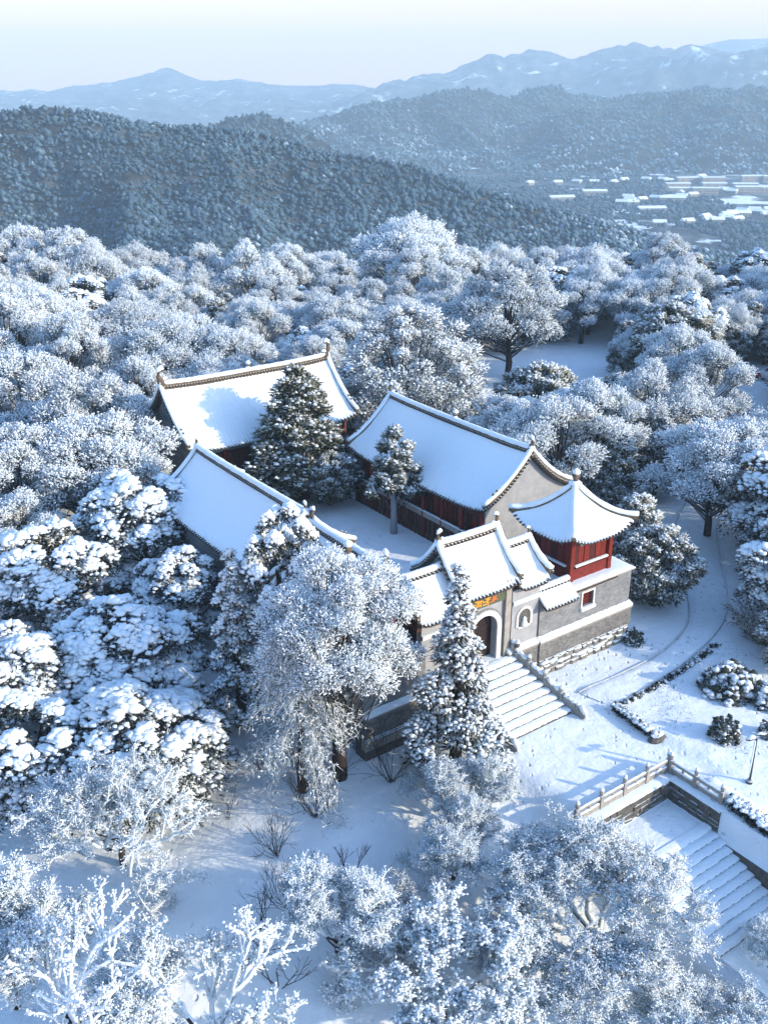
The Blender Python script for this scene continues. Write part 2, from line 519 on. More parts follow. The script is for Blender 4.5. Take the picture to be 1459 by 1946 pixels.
hill_left, HL = ridge_hill("wooded_hill", [(-420, -10), (-330, 4), (-283, 8.5), (-248, 11.4), (-224, 14.2), (-197, 11.7), (-171, 5.0), (-147, 2.8), (-120, 3.4), (-92, 0.5), (-72, -5.3), (-45, -13.4), (-17, -16.7), (11, -20.6), (42, -29.9), (77, -39.6), (113, -49.1), (149, -57.6), (186, -68.0), (223, -76.7), (300, -95), (380, -112)],
    700, 400, 330, M['hill_near'], "dark wooded hill just beyond the frosted trees on the left", 30, 0.0075, 280, 120, 0.6, 25)
hill_small, HS = ridge_hill("wooded_hill", [(-420, -60), (-300, -40), (-225, -24.6), (-198, -15.6), (-163, -11.2), (-129, -18.2), (-96, -32.3), (-62, -53.6), (-20, -68), (60, -95)],
    1400, 330, 300, M['hill_mid'], "small dark cone shaped hill peeping over the left hill", 12, 0.007, 120, 60)
hill_a, HA = ridge_hill("wooded_hill", [(-330, -105), (-260, -80), (-191, -60.9), (-145, -48.4), (-33, -19.2), (78, -3.8), (156, 14.7), (223, 5.5), (301, -14.1), (414, -34.8), (560, -70)],
    2350, 620, 500, M['hill_mid'], "long dark blue hill rising in the middle behind the valley", 62, 0.0042, 180, 66, 1.2, 60)
hill_b, HB = ridge_hill("wooded_hill", [(60, -110), (140, -78), (200, -54.0), (268, -16.1), (314, 2.2), (359, 16.1), (405, 16.1), (441, -3.2), (547, -12.8), (604, -2.1), (720, -5.3), (848, -12.8), (965, -10.7), (1200, -20)],
    2450, 760, 500, M['hill_mid'], "broad dark blue hill behind the village on the right", 80, 0.0045, 220, 72, -1.0, 80)
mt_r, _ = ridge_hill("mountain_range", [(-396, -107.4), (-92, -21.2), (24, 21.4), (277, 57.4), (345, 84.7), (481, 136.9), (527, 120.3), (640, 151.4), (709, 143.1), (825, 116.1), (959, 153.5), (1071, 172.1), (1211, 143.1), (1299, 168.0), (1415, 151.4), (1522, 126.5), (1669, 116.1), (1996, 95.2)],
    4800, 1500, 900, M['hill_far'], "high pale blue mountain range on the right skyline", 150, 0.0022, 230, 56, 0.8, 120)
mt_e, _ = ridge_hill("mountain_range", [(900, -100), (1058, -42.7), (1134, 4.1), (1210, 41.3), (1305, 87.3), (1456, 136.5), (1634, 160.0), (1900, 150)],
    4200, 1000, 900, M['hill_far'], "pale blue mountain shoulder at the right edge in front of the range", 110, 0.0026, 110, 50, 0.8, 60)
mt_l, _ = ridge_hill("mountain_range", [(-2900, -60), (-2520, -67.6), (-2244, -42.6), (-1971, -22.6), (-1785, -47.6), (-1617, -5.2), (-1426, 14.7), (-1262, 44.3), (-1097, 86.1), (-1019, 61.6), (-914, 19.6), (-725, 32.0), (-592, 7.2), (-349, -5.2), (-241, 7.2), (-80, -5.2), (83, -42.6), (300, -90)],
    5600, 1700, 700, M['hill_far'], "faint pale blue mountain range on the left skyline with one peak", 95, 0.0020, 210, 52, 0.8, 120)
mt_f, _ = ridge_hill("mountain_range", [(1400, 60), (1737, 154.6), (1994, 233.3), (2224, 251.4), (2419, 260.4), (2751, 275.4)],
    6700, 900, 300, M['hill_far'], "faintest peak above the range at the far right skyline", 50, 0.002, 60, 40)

xs = np.concatenate([np.arange(-3200, -700, 100.0), np.arange(-700, 1100, 15.0), np.arange(1100, 3300, 100.0)])
ys = np.concatenate([np.arange(-200, 600, 50.0), np.arange(600, 2200, 14.0), np.arange(2200, 7200, 100.0)])
X, Y = np.meshgrid(xs, ys, indexing='ij')
Z = valley_z(X, Y)
ni, nj = X.shape
idx = np.arange(ni * nj).reshape(ni, nj)
f = np.stack([idx[:-1, :-1], idx[1:, :-1], idx[1:, 1:], idx[:-1, 1:]], -1).reshape(-1, 4)
tag(obj("valley_floor", mesh_np("valley_floor", np.stack([X, Y, Z], -1).reshape(-1, 3), f, M['valley'], True)), "snowy valley floor with fields and woods", None, None, 'structure')

# ------------------------------------------------------------------ air
hz = MB()
hz.box(-3300, 3300, -210, 7300, VALLEY - 22, 300)
haze_mat = bpy.data.materials.new("haze")
haze_mat.use_nodes = True
hn = haze_mat.node_tree
hn.nodes.remove(hn.nodes["Principled BSDF"])
pv = hn.nodes.new("ShaderNodeVolumePrincipled")
pv.inputs["Color"].default_value = (0.60, 0.84, 1.0, 1)
pv.inputs["Density"].default_value = 0.00023
pv.inputs["Anisotropy"].default_value = 0.0
hn.links.new(pv.outputs[0], hn.nodes["Material Output"].inputs["Volume"])
haze = hz.build("haze", haze_mat)
tag(haze, "thin blue winter haze over the valley", None, None, 'stuff')
# ------------------------------------------------------------------ roofs
rr = random.Random(5)

def roof_profile(t, ze, zr):
    """height of a sagging roof at t = 0 (ridge) .. 1 (eave)"""
    h = 1 - t
    return ze + (zr - ze) * (0.60 * h + 0.40 * h * h)

class Roof:
    """gable roof, ridge along local x (half length L), eaves at y = -S0 .. +S1"""
    def __init__(self, L, S, ze, zr, lift=0.25, end_rise=0.12):
        self.L, self.S, self.ze, self.zr, self.lift, self.er = L, S, ze, zr, lift, end_rise
    def z(self, x, t):
        e = min(1.0, abs(x) / self.L)
        return roof_profile(t, self.ze, self.zr) + self.lift * e ** 6 * t * t + self.er * e ** 4

def build_roof(parent, R, tiles=0.27, snow_t=0.16, ribs=0.012, sides=(-1, 1), cyl=(0.075, 0.32), fin=0.9, centre_fin=0.0, ridge_h=0.40, barge=(-1, 1), swap=False, fins=(-1, 1), beasts=True):
    """all children of parent; swap=True turns the ridge onto local y"""
    def T(x, y, z): return (-y, x, z) if swap else (x, y, z)
    L, S = R.L, R.S
    # tile bed
    for sd in sides:
        n_l, n_s = 24, 8
        P = [[T(-L + 2 * L * i / n_l, sd * S * 0.985 * j / n_s, R.z(-L + 2 * L * i / n_l, j / n_s)) for j in range(n_s + 1)] for i in range(n_l + 1)]
        Q = [[(p[0], p[1], p[2] - 0.14) for p in row] for row in P]
        m = MB(); m.slab(P, Q) if (sd > 0) != swap or True else None
        m.build('roof_slope', M['tile'], parent)
        # snow blanket, edge hanging over every tile row
        ntile = int(2 * L / tiles)
        sub = 4
        n_l = ntile * sub
        n_s = 14
        xs_ = [-L + 0.02 + (2 * L - 0.04) * i / n_l for i in range(n_l + 1)]
        tooth = [rr.uniform(0.02, 0.11) for _ in range(ntile + 1)]
        P, Q = [], []
        for i, x in enumerate(xs_):
            k = i / sub
            ph = abs(k - round(k)) * 2            # 0 on a tile row, 1 between
            tt = tooth[min(ntile, int(round(k)))]
            edge = S * 0.985 + tt - 0.21 * ph ** 1.3
            prow, qrow = [], []
            for j in range(n_s + 1):
                t = j / n_s
                s = t * edge
                tz = s / S
                th = snow_t * (1 - 0.45 * (t ** 9)) + 0.085 * float(fbm(np.array(x * 0.55 + 31), np.array(s * 0.9 + sd * 9), 4)) + ribs * (1 - 2 * ph) * (1.0 - 0.75 * t)
                z = R.z(x, min(tz, 1.03))
                drop = 0.06 * max(0, t - 0.93) / 0.07
                prow.append(T(x, sd * s, z + th - drop))
                qrow.append(T(x, sd * s, z + 0.012 - drop * 1.6))
            P.append(prow); Q.append(qrow)
        m = MB(); m.slab(P, Q)
        m.build('roof_snow', M['snow_roof'], parent, True, 50)
        # round tile ends under the snow edge
        m = MB()
        for k in range(ntile + 1):
            x = -L + 0.02 + (2 * L - 0.04) * k / ntile
            z = R.z(x, 1.0) - 0.02
            m.tube([T(x, sd * (S * 0.985 - 0.25), z + 0.10), T(x, sd * (S + 0.07), z - 0.03)], cyl[0], 6)
            if k < ntile:
                x2 = x + tiles / 2
                m.box(*sorted((T(x2 - .09, 0, 0)[0], T(x2 + .09, 0, 0)[0])) if not swap else sorted((-sd * (S + 0.0), -sd * (S - 0.1))),
                      *(sorted((sd * (S - 0.1), sd * (S + 0.0))) if not swap else (x2 - .09, x2 + .09)), z - 0.16, z - 0.03)
        tag(m.build('eave_tiles', M['tile'], parent), kind='stuff')
    # ridge
    def run(name, pts, w, h, mat, smooth=False, jit=0.0, n=None):
        m = MB()
        if smooth:
            m.tube(pts, [w * (1 + jit * rr.uniform(-1, 1)) for _ in pts], 8, True, h)
        else:
            for a, b in zip(pts[:-1], pts[1:]):
                m.bar(a, b, w, h)
        return m.build(name, mat, parent, smooth)
    nx_ = 26
    top = [T(-L + 2 * L * i / nx_, 0, R.z(-L + 2 * L * i / nx_, 0)) for i in range(nx_ + 1)]
    run('ridge', [(p[0], p[1], p[2] + ridge_h * 0.5) for p in top], 0.26, ridge_h, M['ridge'])
    # row of tile ends along the ridge foot
    m = MB()
    nn = int(2 * L / 0.24)
    for sd in (-1, 1):
        for k in range(nn):
            x = -L + (k + 0.5) * 2 * L / nn
            z = R.z(x, 0) + ridge_h * 0.42
            m.tube([T(x, sd * 0.10, z), T(x, sd * 0.24, z - 0.02)], 0.075, 6)
    tag(m.build('ridge_tiles', M['tile'], parent), kind='stuff')
    run('ridge_snow', [(p[0], p[1], p[2] + ridge_h + 0.04) for p in [T(-L + 2 * L * i / 60, 0, R.z(-L + 2 * L * i / 60, 0)) for i in range(61)]], 0.22, 0.8, M['snow_roof'], True, 0.10)
    # barge ridges down the gable edges
    for e in barge:
        for sd in sides:
            pts = []
            for j in range(15):
                t = j / 14 * 1.0
                x = e * (L - 0.10)
                pts.append(T(x, sd * S * t, R.z(x, t) + 0.20))
            run('barge_ridge', [(p[0], p[1], p[2]) for p in pts], 0.24, 0.30, M['ridge'])
            run('barge_snow', [(p[0], p[1], p[2] + 0.20) for p in pts], 0.20, 0.75, M['snow_roof'], True, 0.12)
            # tile ends facing out of the gable, like a string of beads
            m = MB()
            nb = int(S * 1.25 / 0.24)
            for k in range(nb):
                t = (k + 0.5) / nb
                x = e * (L + 0.03)
                z = R.z(e * L, t) + 0.02
                m.tube([T(x - e * 0.15, sd * S * t, z), T(x + e * 0.10, sd * S * t, z - 0.02)], 0.085, 6)
            tag(m.build('gable_tiles', M['tile'], parent), kind='stuff')
            if beasts:
                for t in (0.72, 0.80):
                    m = MB(); x = e * (L - 0.10); q = T(x, sd * S * t, R.z(x, t) + 0.36)
                    m.tube([q, (q[0], q[1], q[2] + 0.16), (q[0] + .03, q[1], q[2] + 0.30), (q[0] + .06, q[1], q[2] + 0.36)], [0.10, 0.10, 0.075, 0.03], 6)
                    m.build('ridge_beast', M['ridge'], parent)
    for e in fins:
        finial(parent, T(e * (L - 0.16), 0, R.z(L, 0) + ridge_h * 0.6), e, swap, fin)
    if centre_fin:
        m = MB(); q = T(0, 0, R.z(0, 0) + ridge_h)
        m.lathe([(0.16, 0), (0.18, 0.1), (0.10, 0.18), (0.17, 0.34), (0.18, 0.44), (0.08, 0.56), (0.10, 0.66), (0.03, 0.80)], q, 8)
        f_ = m.build('ridge_ornament', M['ridge'], parent)
        m = MB(); m.lathe([(0.10, 0), (0.22, 0.05), (0.20, 0.18), (0.06, 0.28)], (q[0] + .02, q[1], q[2] + 0.50), 8)
        m.lathe([(0.10, 0), (0.20, 0.03), (0.17, 0.13), (0.08, 0.2)], (q[0] - .03, q[1], q[2] + 0.16), 8)
        m.build('ornament_snow', M['snow_roof'], parent, True)

def finial(parent, q, e, swap, s):
    """curling ridge-end beast with a snow cap"""
    def T(x, z, y=0):
        return (q[0] + (-y if swap else x), q[1] + (x if swap else y), q[2] + z)
    m = MB()
    m.tube([T(-0.10 * e * s, 0), T(0.0, 0.25 * s), T(0.12 * e * s, 0.55 * s), T(0.10 * e * s, 0.82 * s), T(-0.06 * e * s, 0.98 * s), T(-0.20 * e * s, 0.88 * s)],
           [0.26 * s, 0.24 * s, 0.17 * s, 0.14 * s, 0.11 * s, 0.05 * s], 8, True, 0.75)
    m.tube([T(-0.18 * e * s, 0.18 * s), T(-0.36 * e * s, 0.30 * s), T(-0.42 * e * s, 0.22 * s)], [0.14 * s, 0.10 * s, 0.04 * s], 6)
    f_ = m.build('ridge_finial', M['ridge'], parent, True)
    m = MB()
    m.tube([T(0.20 * e * s, 0.80 * s), T(0.08 * e * s, 1.0 * s), T(-0.08 * e * s, 1.09 * s), T(-0.24 * e * s, 0.98 * s)], [0.05 * s, 0.16 * s, 0.15 * s, 0.05 * s], 7)
    m.build('finial_snow', M['snow_roof'], parent, True)
    m = MB()
    m.tube([T(-0.1 * e * s, 0.36 * s), T(-0.30 * e * s, 0.42 * s), T(-0.42 * e * s, 0.36 * s)], [0.09 * s, 0.12 * s, 0.03 * s], 6)
    m.build('finial_snow', M['snow_roof'], parent, True)

def gable_walls(parent, R, x_in, wall_half, zb, mat, swap, ends=(-1, 1), thick=0.3):
    """masonry end walls reaching up under the roof; also closes the gable triangle"""
    def T(x, y, z): return (-y, x, z) if swap else (x, y, z)
    for e in ends:
        m = MB()
        prof = [(-wall_half, zb), (wall_half, zb)]
        n = 8
        for j in range(n, -n - 1, -1):
            y = wall_half * j / n
            prof.append((y, R.z(x_in, abs(y) / R.S) - 0.15))
        x0, x1 = sorted((e * x_in, e * (x_in - thick)))
        pts = [T(x0, y, z) for y, z in prof] + [T(x1, y, z) for y, z in prof]
        k = len(prof)
        fs_ = [tuple(range(k - 1, -1, -1)), tuple(range(k, 2 * k))] + [(i, (i + 1) % k, k + (i + 1) % k, k + i) for i in range(k)]
        m.add(pts, fs_)
        m.build('gable_wall', mat, parent)

def lattice_front(parent, x0, x1, y, z0, z1, bays, out=-1, swap=False, door_bay=None, upper=0.9, panel_mat=None):
    """timber front: red columns, beam, door leaves and a painted frieze; out = side it faces"""
    def bx_(m, xa, xb, ya, yb, za, zb):
        if swap: m.box(min(-ya, -yb), max(-ya, -yb), xa, xb, za, zb)
        else: m.box(xa, xb, min(ya, yb), max(ya, yb), za, zb)
    w = (x1 - x0) / bays
    m = MB(); bx_(m, x0, x1, y - out * 0.20, y - out * 0.10, z0, z1); m.build('front_wall', M['brown'], parent)
    for k in range(bays + 1):
        m = MB(); cx_ = x0 + k * w
        c = (-(y + out * 0.10), cx_, 0) if swap else (cx_, y + out * 0.10, 0)
        m.lathe([(0.15, z0), (0.15, z1 - 0.02)], c, 10)
        m.build('column', M['red'], parent, True, 40)
    m = MB(); bx_(m, x0, x1, y - out * 0.02, y + out * 0.08, z1 - 0.34, z1 - 0.03); m.build('beam', M['teal'], parent)
    m = MB(); bx_(m, x0, x1, y - out * 0.02, y + out * 0.06, z1 - 0.62, z1 - 0.37); m.build('beam', M['red_dark'], parent)
    for k in range(bays):
        xa, xb = x0 + k * w + 0.2, x0 + (k + 1) * w - 0.2
        n = 4
        for q in range(n):
            a = xa + (xb - xa) * q / n + 0.02; b = xa + (xb - xa) * (q + 1) / n - 0.02
            m = MB()
            bx_(m, a, b, y - out * 0.08, y - out * 0.02, z0 + 0.06, z1 - 0.66)
            d = m.build('door_leaf', M['red_dark'] if q % 2 else M['red'], parent)
            m = MB()
            hz_ = z0 + (z1 - z0) * 0.36
            for t in np.linspace(a + 0.06, b - 0.06, 4):
                bx_(m, t - 0.015, t + 0.015, y - out * 0.02, y + out * 0.005, hz_, z1 - 0.76)
            for t in np.linspace(hz_, z1 - 0.76, 5):
                bx_(m, a + 0.03, b - 0.03, y - out * 0.02, y + out * 0.008, t - 0.015, t + 0.015)
            m.build('lattice', M['brown'], d)

CY = 2.2          # level of the courtyard

# ------------------------------------------------------------------ back hall
back = site_thing('temple_hall', 36.55, 68.4, CY, "largest temple hall at the back of the courtyard, snowy roof with faint tile ribs", "temple hall")
Rb = Roof(7.5, 4.25, 6.75 - CY, 10.55 - CY, 0.35, 0.18)
build_roof(back, Rb, 0.30, 0.15, 0.050, fin=1.25, centre_fin=1.0, ridge_h=0.5)
gable_walls(back, Rb, 7.0, 3.2, -0.2, M['stucco'], False)
lattice_front(back, -6.8, 6.8, -3.1, -0.1, 4.25, 5, -1)
m = MB(); m.box(-7.0, 7.0, 2.9, 3.2, -0.2, 4.6); m.build('rear_wall', M['stucco'], back)
m = MB(); m.box(-7.4, 7.4, -4.0, 3.4, -0.9, -0.102); m.build('plinth', M['stone'], back)

# ------------------------------------------------------------------ right hall
right = site_thing('temple_hall', 44.0, 52.0, CY, "right hand side hall along the courtyard with grey gable wall behind the corner pavilion", "temple hall")
Rr = Roof(7.85, 4.0, 6.15 - CY, 9.45 - CY, 0.30, 0.15)
build_roof(right, Rr, 0.28, 0.17, 0.008, fin=0.85, centre_fin=0.9, swap=True)
gable_walls(right, Rr, 7.45, 3.5, -0.3, M['stucco_pale'], True)
# local y = ridge axis here, front faces -x
def right_front():
    y0, y1 = -7.2, 7.2
    xw = -3.0
    m = MB(); m.box(xw - 0.02, xw + 0.12, y0, y1, -0.1, 3.9); m.build('front_wall', M['brown'], right)
    nb = 7
    for k in range(nb + 1):
        yy = y0 + (y1 - y0) * k / nb
        m = MB(); m.lathe([(0.14, -0.1), (0.14, 3.95)], (xw - 0.55, yy, 0), 10)
        m.build('column', M['red'] if k > 1 else M['red'], right, True, 40)
    m = MB(); m.box(xw - 0.62, xw - 0.48, y0, y1, 3.5, 3.8); m.build('beam', M['red_dark'], right)
    # balcony-like rail with grey boards between the columns
    m = MB(); m.box(xw - 0.66, xw - 0.60, y0, y1, 1.55, 1.95); m.build('rail_board', M['stone'], right)
    m = MB(); m.box(xw - 0.70, xw - 0.56, y0, y1, 1.957, 2.02); m.build('rail_snow', M['snow'], right)
    for k in range(nb):
        for q in range(4):
            a = y0 + (y1 - y0) * (k + q / 4) / nb + 0.04; b = y0 + (y1 - y0) * (k + (q + 1) / 4) / nb - 0.04
            m = MB(); m.box(xw - 0.08, xw - 0.025, a, b, 0.0, 3.1)
            m.build('door_leaf', M['red_dark'] if (k + q) % 2 else M['red'], right)
    for q in range(30):
        a = y0 + (y1 - y0) * (q + 0.1) / 30; b = y0 + (y1 - y0) * (q + 0.9) / 30
        m = MB(); m.box(xw - 0.655, xw - 0.61, a, b, -0.05, 1.545); m.build('plank', M['brown'] if q % 3 else M['red_dark'], right)
right_front()
m = MB(); m.box(3.2, 3.5, -7.2, 7.2, -0.3, 4.1); m.build('rear_wall', M['stucco'], right)
m = MB(); m.box(-3.9, 3.6, -7.5, 7.5, -0.9, -0.102); m.build('plinth', M['stone'], right)

# ------------------------------------------------------------------ left hall
left = site_thing('temple_hall', 27.5, 52.4, CY, "left hand side hall, its long plain blue-shaded snow roof facing outward", "temple hall")
Rl = Roof(7.0, 3.4, 5.9 - CY, 8.75 - CY, 0.25, 0.12)
build_roof(left, Rl, 0.28, 0.17, 0.006, fin=0.65, swap=True)
gable_walls(left, Rl, 6.6, 2.9, -0.3, M['stucco'], True)
m = MB(); m.box(-2.9, -2.6, -6.5, 6.5, -3.0, 3.9); m.build('outer_wall', M['stucco'], left)
m = MB(); m.box(2.4, 2.6, -6.5, 6.5, -0.3, 3.9); m.build('front_wall', M['brown'], left)
for k in range(6):
    m = MB(); m.lathe([(0.14, -0.1), (0.14, 3.8)], (2.85, -6.3 + k * 2.52, 0), 10); m.build('column', M['red'], left, True, 40)
for k in range(5):
    for q in range(4):
        a = -6.1 + k * 2.52 + q * 0.56
        m = MB(); m.box(2.61, 2.67, a, a + 0.5, 0, 2.9); m.build('door_leaf', M['red_dark'] if q % 2 else M['red'], left)

# lower side building between left hall and front wall
side = site_thing('side_building', 27.75, 41.6, CY, "low side building continuing the left hall, mostly hidden by frosted crowns", "building")
Rs = Roof(3.7, 3.0, 5.4 - CY, 8.2 - CY, 0.25, 0.12)
build_roof(side, Rs, 0.28, 0.18, 0.006, fin=0.9, swap=True)
gable_walls(side, Rs, 3.3, 2.5, -0.3, M['stucco'], True)
m = MB(); m.box(-2.5, -2.2, -3.2, 3.2, -2.6, 3.4); m.box(2.2, 2.5, -3.2, 3.2, -0.3, 3.4); m.build('wall', M['stucco'], side)
for q in range(10):
    m = MB(); m.box(2.505, 2.56, -3.0 + q * 0.6, -2.46 + q * 0.6, 0, 2.7); m.build('door_leaf', M['red_dark'] if q % 2 else M['red'], side)

# ------------------------------------------------------------------ red shrine front under the big juniper
shr = site_thing('shrine', 37.2, 61.4, CY, "small red and orange shrine front half hidden under the dark juniper", "shrine")
m = MB(); m.box(-1.9, 1.9, 0.3, 0.6, 0, 2.6); m.build('rear_wall', M['brown'], shr)
for k, (mm, a, b) in enumerate([('red_dark', -1.9, -1.35), ('orange', -1.32, -1.02), ('brown', -0.98, -0.5), ('teal', -0.46, -0.16), ('red', -0.1, 0.45), ('white', 0.5, 0.84), ('orange', 0.88, 1.25), ('teal', 1.3, 1.6), ('stucco_pale', 1.65, 1.9)]):
    m = MB(); m.box(a, b, 0.1 + 0.03 * (k % 2), 0.28, 0.05, 2.5); m.build('panel', M[mm], shr)
m = MB(); m.prism([(-2.3, 2.55), (2.3, 2.55), (2.1, 2.9), (0, 3.5), (-2.1, 2.9)], -0.5, 0.9); m.build('roof', M['tile'], shr)
m = MB(); m.prism([(-2.35, 2.93), (0, 3.54), (2.35, 2.93), (2.25, 3.1), (0, 3.75), (-2.25, 3.1)], -0.55, 0.95); m.build('roof_snow', M['snow_roof'], shr)
m = MB(); m.box(-2.2, 2.2, -1.0, 0.9, -0.3, -0.003); m.build('base', M['stone'], shr)

# ------------------------------------------------------------------ courtyard paving
m = MB(); m.box(-8.2, 8.2, -11.5, 17.0, 1.0, CY - 0.05)
court = m.build('courtyard', M['snow_ground'], None, rz=SITE)
court.location = (*W(35.4, 49.5), 0)
tag(court, "shaded snowy courtyard between the halls", None, None, 'structure')

# ------------------------------------------------------------------ arch helpers
def arch_panel(mb, x0, x1, z0, z1, xc, hw, zs, y0, y1, n=14, base=None):
    """wall x0..x1, z0..z1 (y0 front, y1 back) with an arched hole, half width hw, springing at zs, sill at base"""
    base = z0 if base is None else base
    hole = [(xc + hw, base), (xc + hw, zs)] + [(xc + hw * math.cos(math.pi * k / n), zs + hw * math.sin(math.pi * k / n)) for k in range(1, n)] + [(xc - hw, zs), (xc - hw, base)]
    out = [(x1, z0 if base <= z0 + 1e-6 else base), (x1, zs)]
    for k in range(1, n):
        a = math.pi * k / n
        cx_, cz_ = math.cos(a), math.sin(a)
        # project to the outer rectangle
        sx = (x1 - xc) / cx_ if cx_ > 1e-6 else ((x0 - xc) / cx_ if cx_ < -1e-6 else 1e9)
        sz = (z1 - zs) / cz_ if cz_ > 1e-6 else 1e9
        s = min(abs(sx), abs(sz))
        out.append((xc + cx_ * s, zs + cz_ * s))
    out += [(x0, zs), (x0, base)]
    k = len(hole)
    for (yy, flip) in ((y0, False), (y1, True)):
        vs_ = [(x, yy, z) for x, z in hole] + [(x, yy, z) for x, z in out]
        fs_ = [(i, k + i, k + i + 1, i + 1) for i in range(k - 1)]
        if flip: fs_ = [q[::-1] for q in fs_]
        mb.add(vs_, fs_)
    # corners of the rectangle
    for yy, flip in ((y0, False), (y1, True)):
        for xx in (x1, x0):
            idx = [i for i in range(len(out) - 1) if (abs(out[i][0] - xx) < 1e-6) != (abs(out[i + 1][0] - xx) < 1e-6) and out[i][1] >= zs - 1e-6 and out[i + 1][1] >= zs - 1e-6]
            for i in idx:
                mb.add([(out[i][0], yy, out[i][1]), (xx, yy, z1), (out[i + 1][0], yy, out[i + 1][1])], [(0, 1, 2) if not flip else (2, 1, 0)])
    # reveal
    vs_ = [(x, y0, z) for x, z in hole] + [(x, y1, z) for x, z in hole]
    mb.add(vs_, [(i, i + 1, k + i + 1, k + i) for i in range(k - 1)])
    if base > z0 + 1e-6:
        mb.box(x0, x1, y0, y1, z0, base)
    # outside rim
    mb.add([(x0, y0, z1), (x1, y0, z1), (x1, y1, z1), (x0, y1, z1)], [(0, 1, 2, 3)])
    mb.add([(x0, y0, z0), (x0, y0, z1), (x0, y1, z1), (x0, y1, z0)], [(0, 1, 2, 3)])
    mb.add([(x1, y0, z0), (x1, y1, z0), (x1, y1, z1), (x1, y0, z1)], [(0, 1, 2, 3)])

def arch_band(mb, xc, zs, r0, r1, zb, y0, y1, n=16):
    """raised band round an arch"""
    pts = [(1, zb)] + [(None, k) for k in range(n + 1)] + [(-1, zb)]
    def ring(r):
        o = [(xc + r, zb)] + [(xc + r * math.cos(math.pi * k / n), zs + r * math.sin(math.pi * k / n)) for k in range(n + 1)] + [(xc - r, zb)]
        return o
    a, b = ring(r0), ring(r1)
    k = len(a)
    vs_ = [(x, y0, z) for x, z in a] + [(x, y0, z) for x, z in b] + [(x, y1, z) for x, z in a] + [(x, y1, z) for x, z in b]
    fs_ = []
    for i in range(k - 1):
        fs_ += [(i, k + i, k + i + 1, i + 1), (2 * k + i + 1, 3 * k + i + 1, 3 * k + i, 2 * k + i), (k + i, 3 * k + i, 3 * k + i + 1, k + i + 1), (i + 1, 2 * k + i + 1, 2 * k + i, i)]
    mb.add(vs_, fs_)

# ------------------------------------------------------------------ gatehouse
GU, GV, GZ = 32.75, 36.4, 2.25
gate = site_thing('gatehouse', GU, GV, GZ, "arched temple gatehouse with gold lettered board above the dark door", "gatehouse")
# local: x along wall, y into the temple (front at y=-0.9), z from the landing
m = MB(); arch_panel(m, -1.75, 1.35, -0.4, 4.45, -0.15, 0.92, 2.05, -0.80, -0.38)
m.build('front_wall', M['stucco_pale'], gate)
m = MB(); m.box(-1.7, 1.3, -0.2, 0.0, -0.3, 4.4); m.build('inner_wall', M['brown'], gate)
for s in (-1, 1):
    x0, x1 = (-0.15 - 0.88, -0.16) if s < 0 else (-0.14, -0.15 + 0.88)
    m = MB(); m.box(x0, x1, -0.36, -0.28, 0.02, 3.0)
    d = m.build('door', M['black'], gate)
    m = MB(); m.lathe([(0.02, -0.03), (0.06, -0.02), (0.06, 0.02), (0.02, 0.03)], (-0.15 + s * 0.12, -0.39, 1.35), 8); m.build('door_ring', M['white'], d)
    m = MB()
    for zz in (0.6, 1.0, 1.7, 2.1, 2.5):
        for xx in (0.25, 0.45, 0.65):
            m.lathe([(0.03, -0.015), (0.03, 0.015)], (-0.15 + s * xx, -0.375, zz), 6)
    tag(m.build('door_studs', M['red_dark'], d), kind='stuff')
m = MB(); arch_band(m, -0.15, 2.05, 0.925, 1.22, 0.0, -0.90, -0.79); m.build('arch_surround', M['white'], gate)
m = MB(); arch_band(m, -0.15, 2.05, 1.225, 1.34, 0.0, -0.86, -0.79); m.build('arch_surround', M['stucco'], gate)
for px_ in (-1.86, 1.42):
    m = MB(); m.box(px_ - 0.20, px_ + 0.20, -1.00, 0.0, -0.4, 4.62); m.build('pilaster', M['stone'], gate)
    m = MB(); m.box(px_ - 0.27, px_ + 0.27, -1.12, 0.05, 4.62, 4.86); m.build('corbel', M['stone'], gate)
m = MB(); m.box(-1.64, 1.20, -0.95, -0.86, 3.62, 4.28); sg = m.build('name_board', M['sign'], gate)
# gold lettering, brush strokes raised from the board (worn, not readable from the air)
strokes = random.Random(21)
for k, cx_ in enumerate((-1.28, -0.74, -0.20, 0.36)):
    m = MB()
    for q in range(9):
        x_, z_ = cx_ + strokes.uniform(-0.16, 0.16), 3.95 + strokes.uniform(-0.19, 0.19)
        if q % 3 == 0: m.box(x_ - 0.17, x_ + 0.15, -0.975, -0.952, z_ - 0.03, z_ + 0.03)
        elif q % 3 == 1: m.box(x_ - 0.03, x_ + 0.03, -0.978, -0.952, z_ - 0.17, z_ + 0.15)
        else: m.bar((x_ - 0.12, -0.966, z_ + 0.10), (x_ + 0.10, -0.966, z_ - 0.12), 0.05, 0.028, (0, 1, 0))
    m.build('character', M['gold'] if k < 3 else M['orange'], sg)
m = MB(); m.box(-1.9, 1.5, -1.02, -0.80, 4.46, 4.60); m.build('beam', M['teal'], gate)
m = MB(); m.box(-1.6, 1.25, 2.1, 2.35, -0.3, 4.4); m.build('rear_wall', M['stucco'], gate)
for sx_ in (-1.9, 1.5):
    m = MB(); m.box(sx_ - 0.12, sx_ + 0.12, 0.1, 2.3, -0.3, 4.5); m.build('side_wall', M['stucco'], gate)
m = MB(); m.box(-2.1, 1.75, -1.1, 2.4, -2.3, -0.402); m.build('plinth', M['brick_band'], gate)
m = MB(); m.box(-1.6, 1.2, -1.1, 0.5, -0.4, -0.006); m.build('threshold', M['stone'], gate)
groof = empty('main_roof', (-0.10, 0.85, 0), 0.0); groof.parent = gate
RG = Roof(2.15, 2.15, 4.55, 6.85, 0.22, 0.10)
def roof_as_parts(parent, R, **k): build_roof(parent, R, **k)
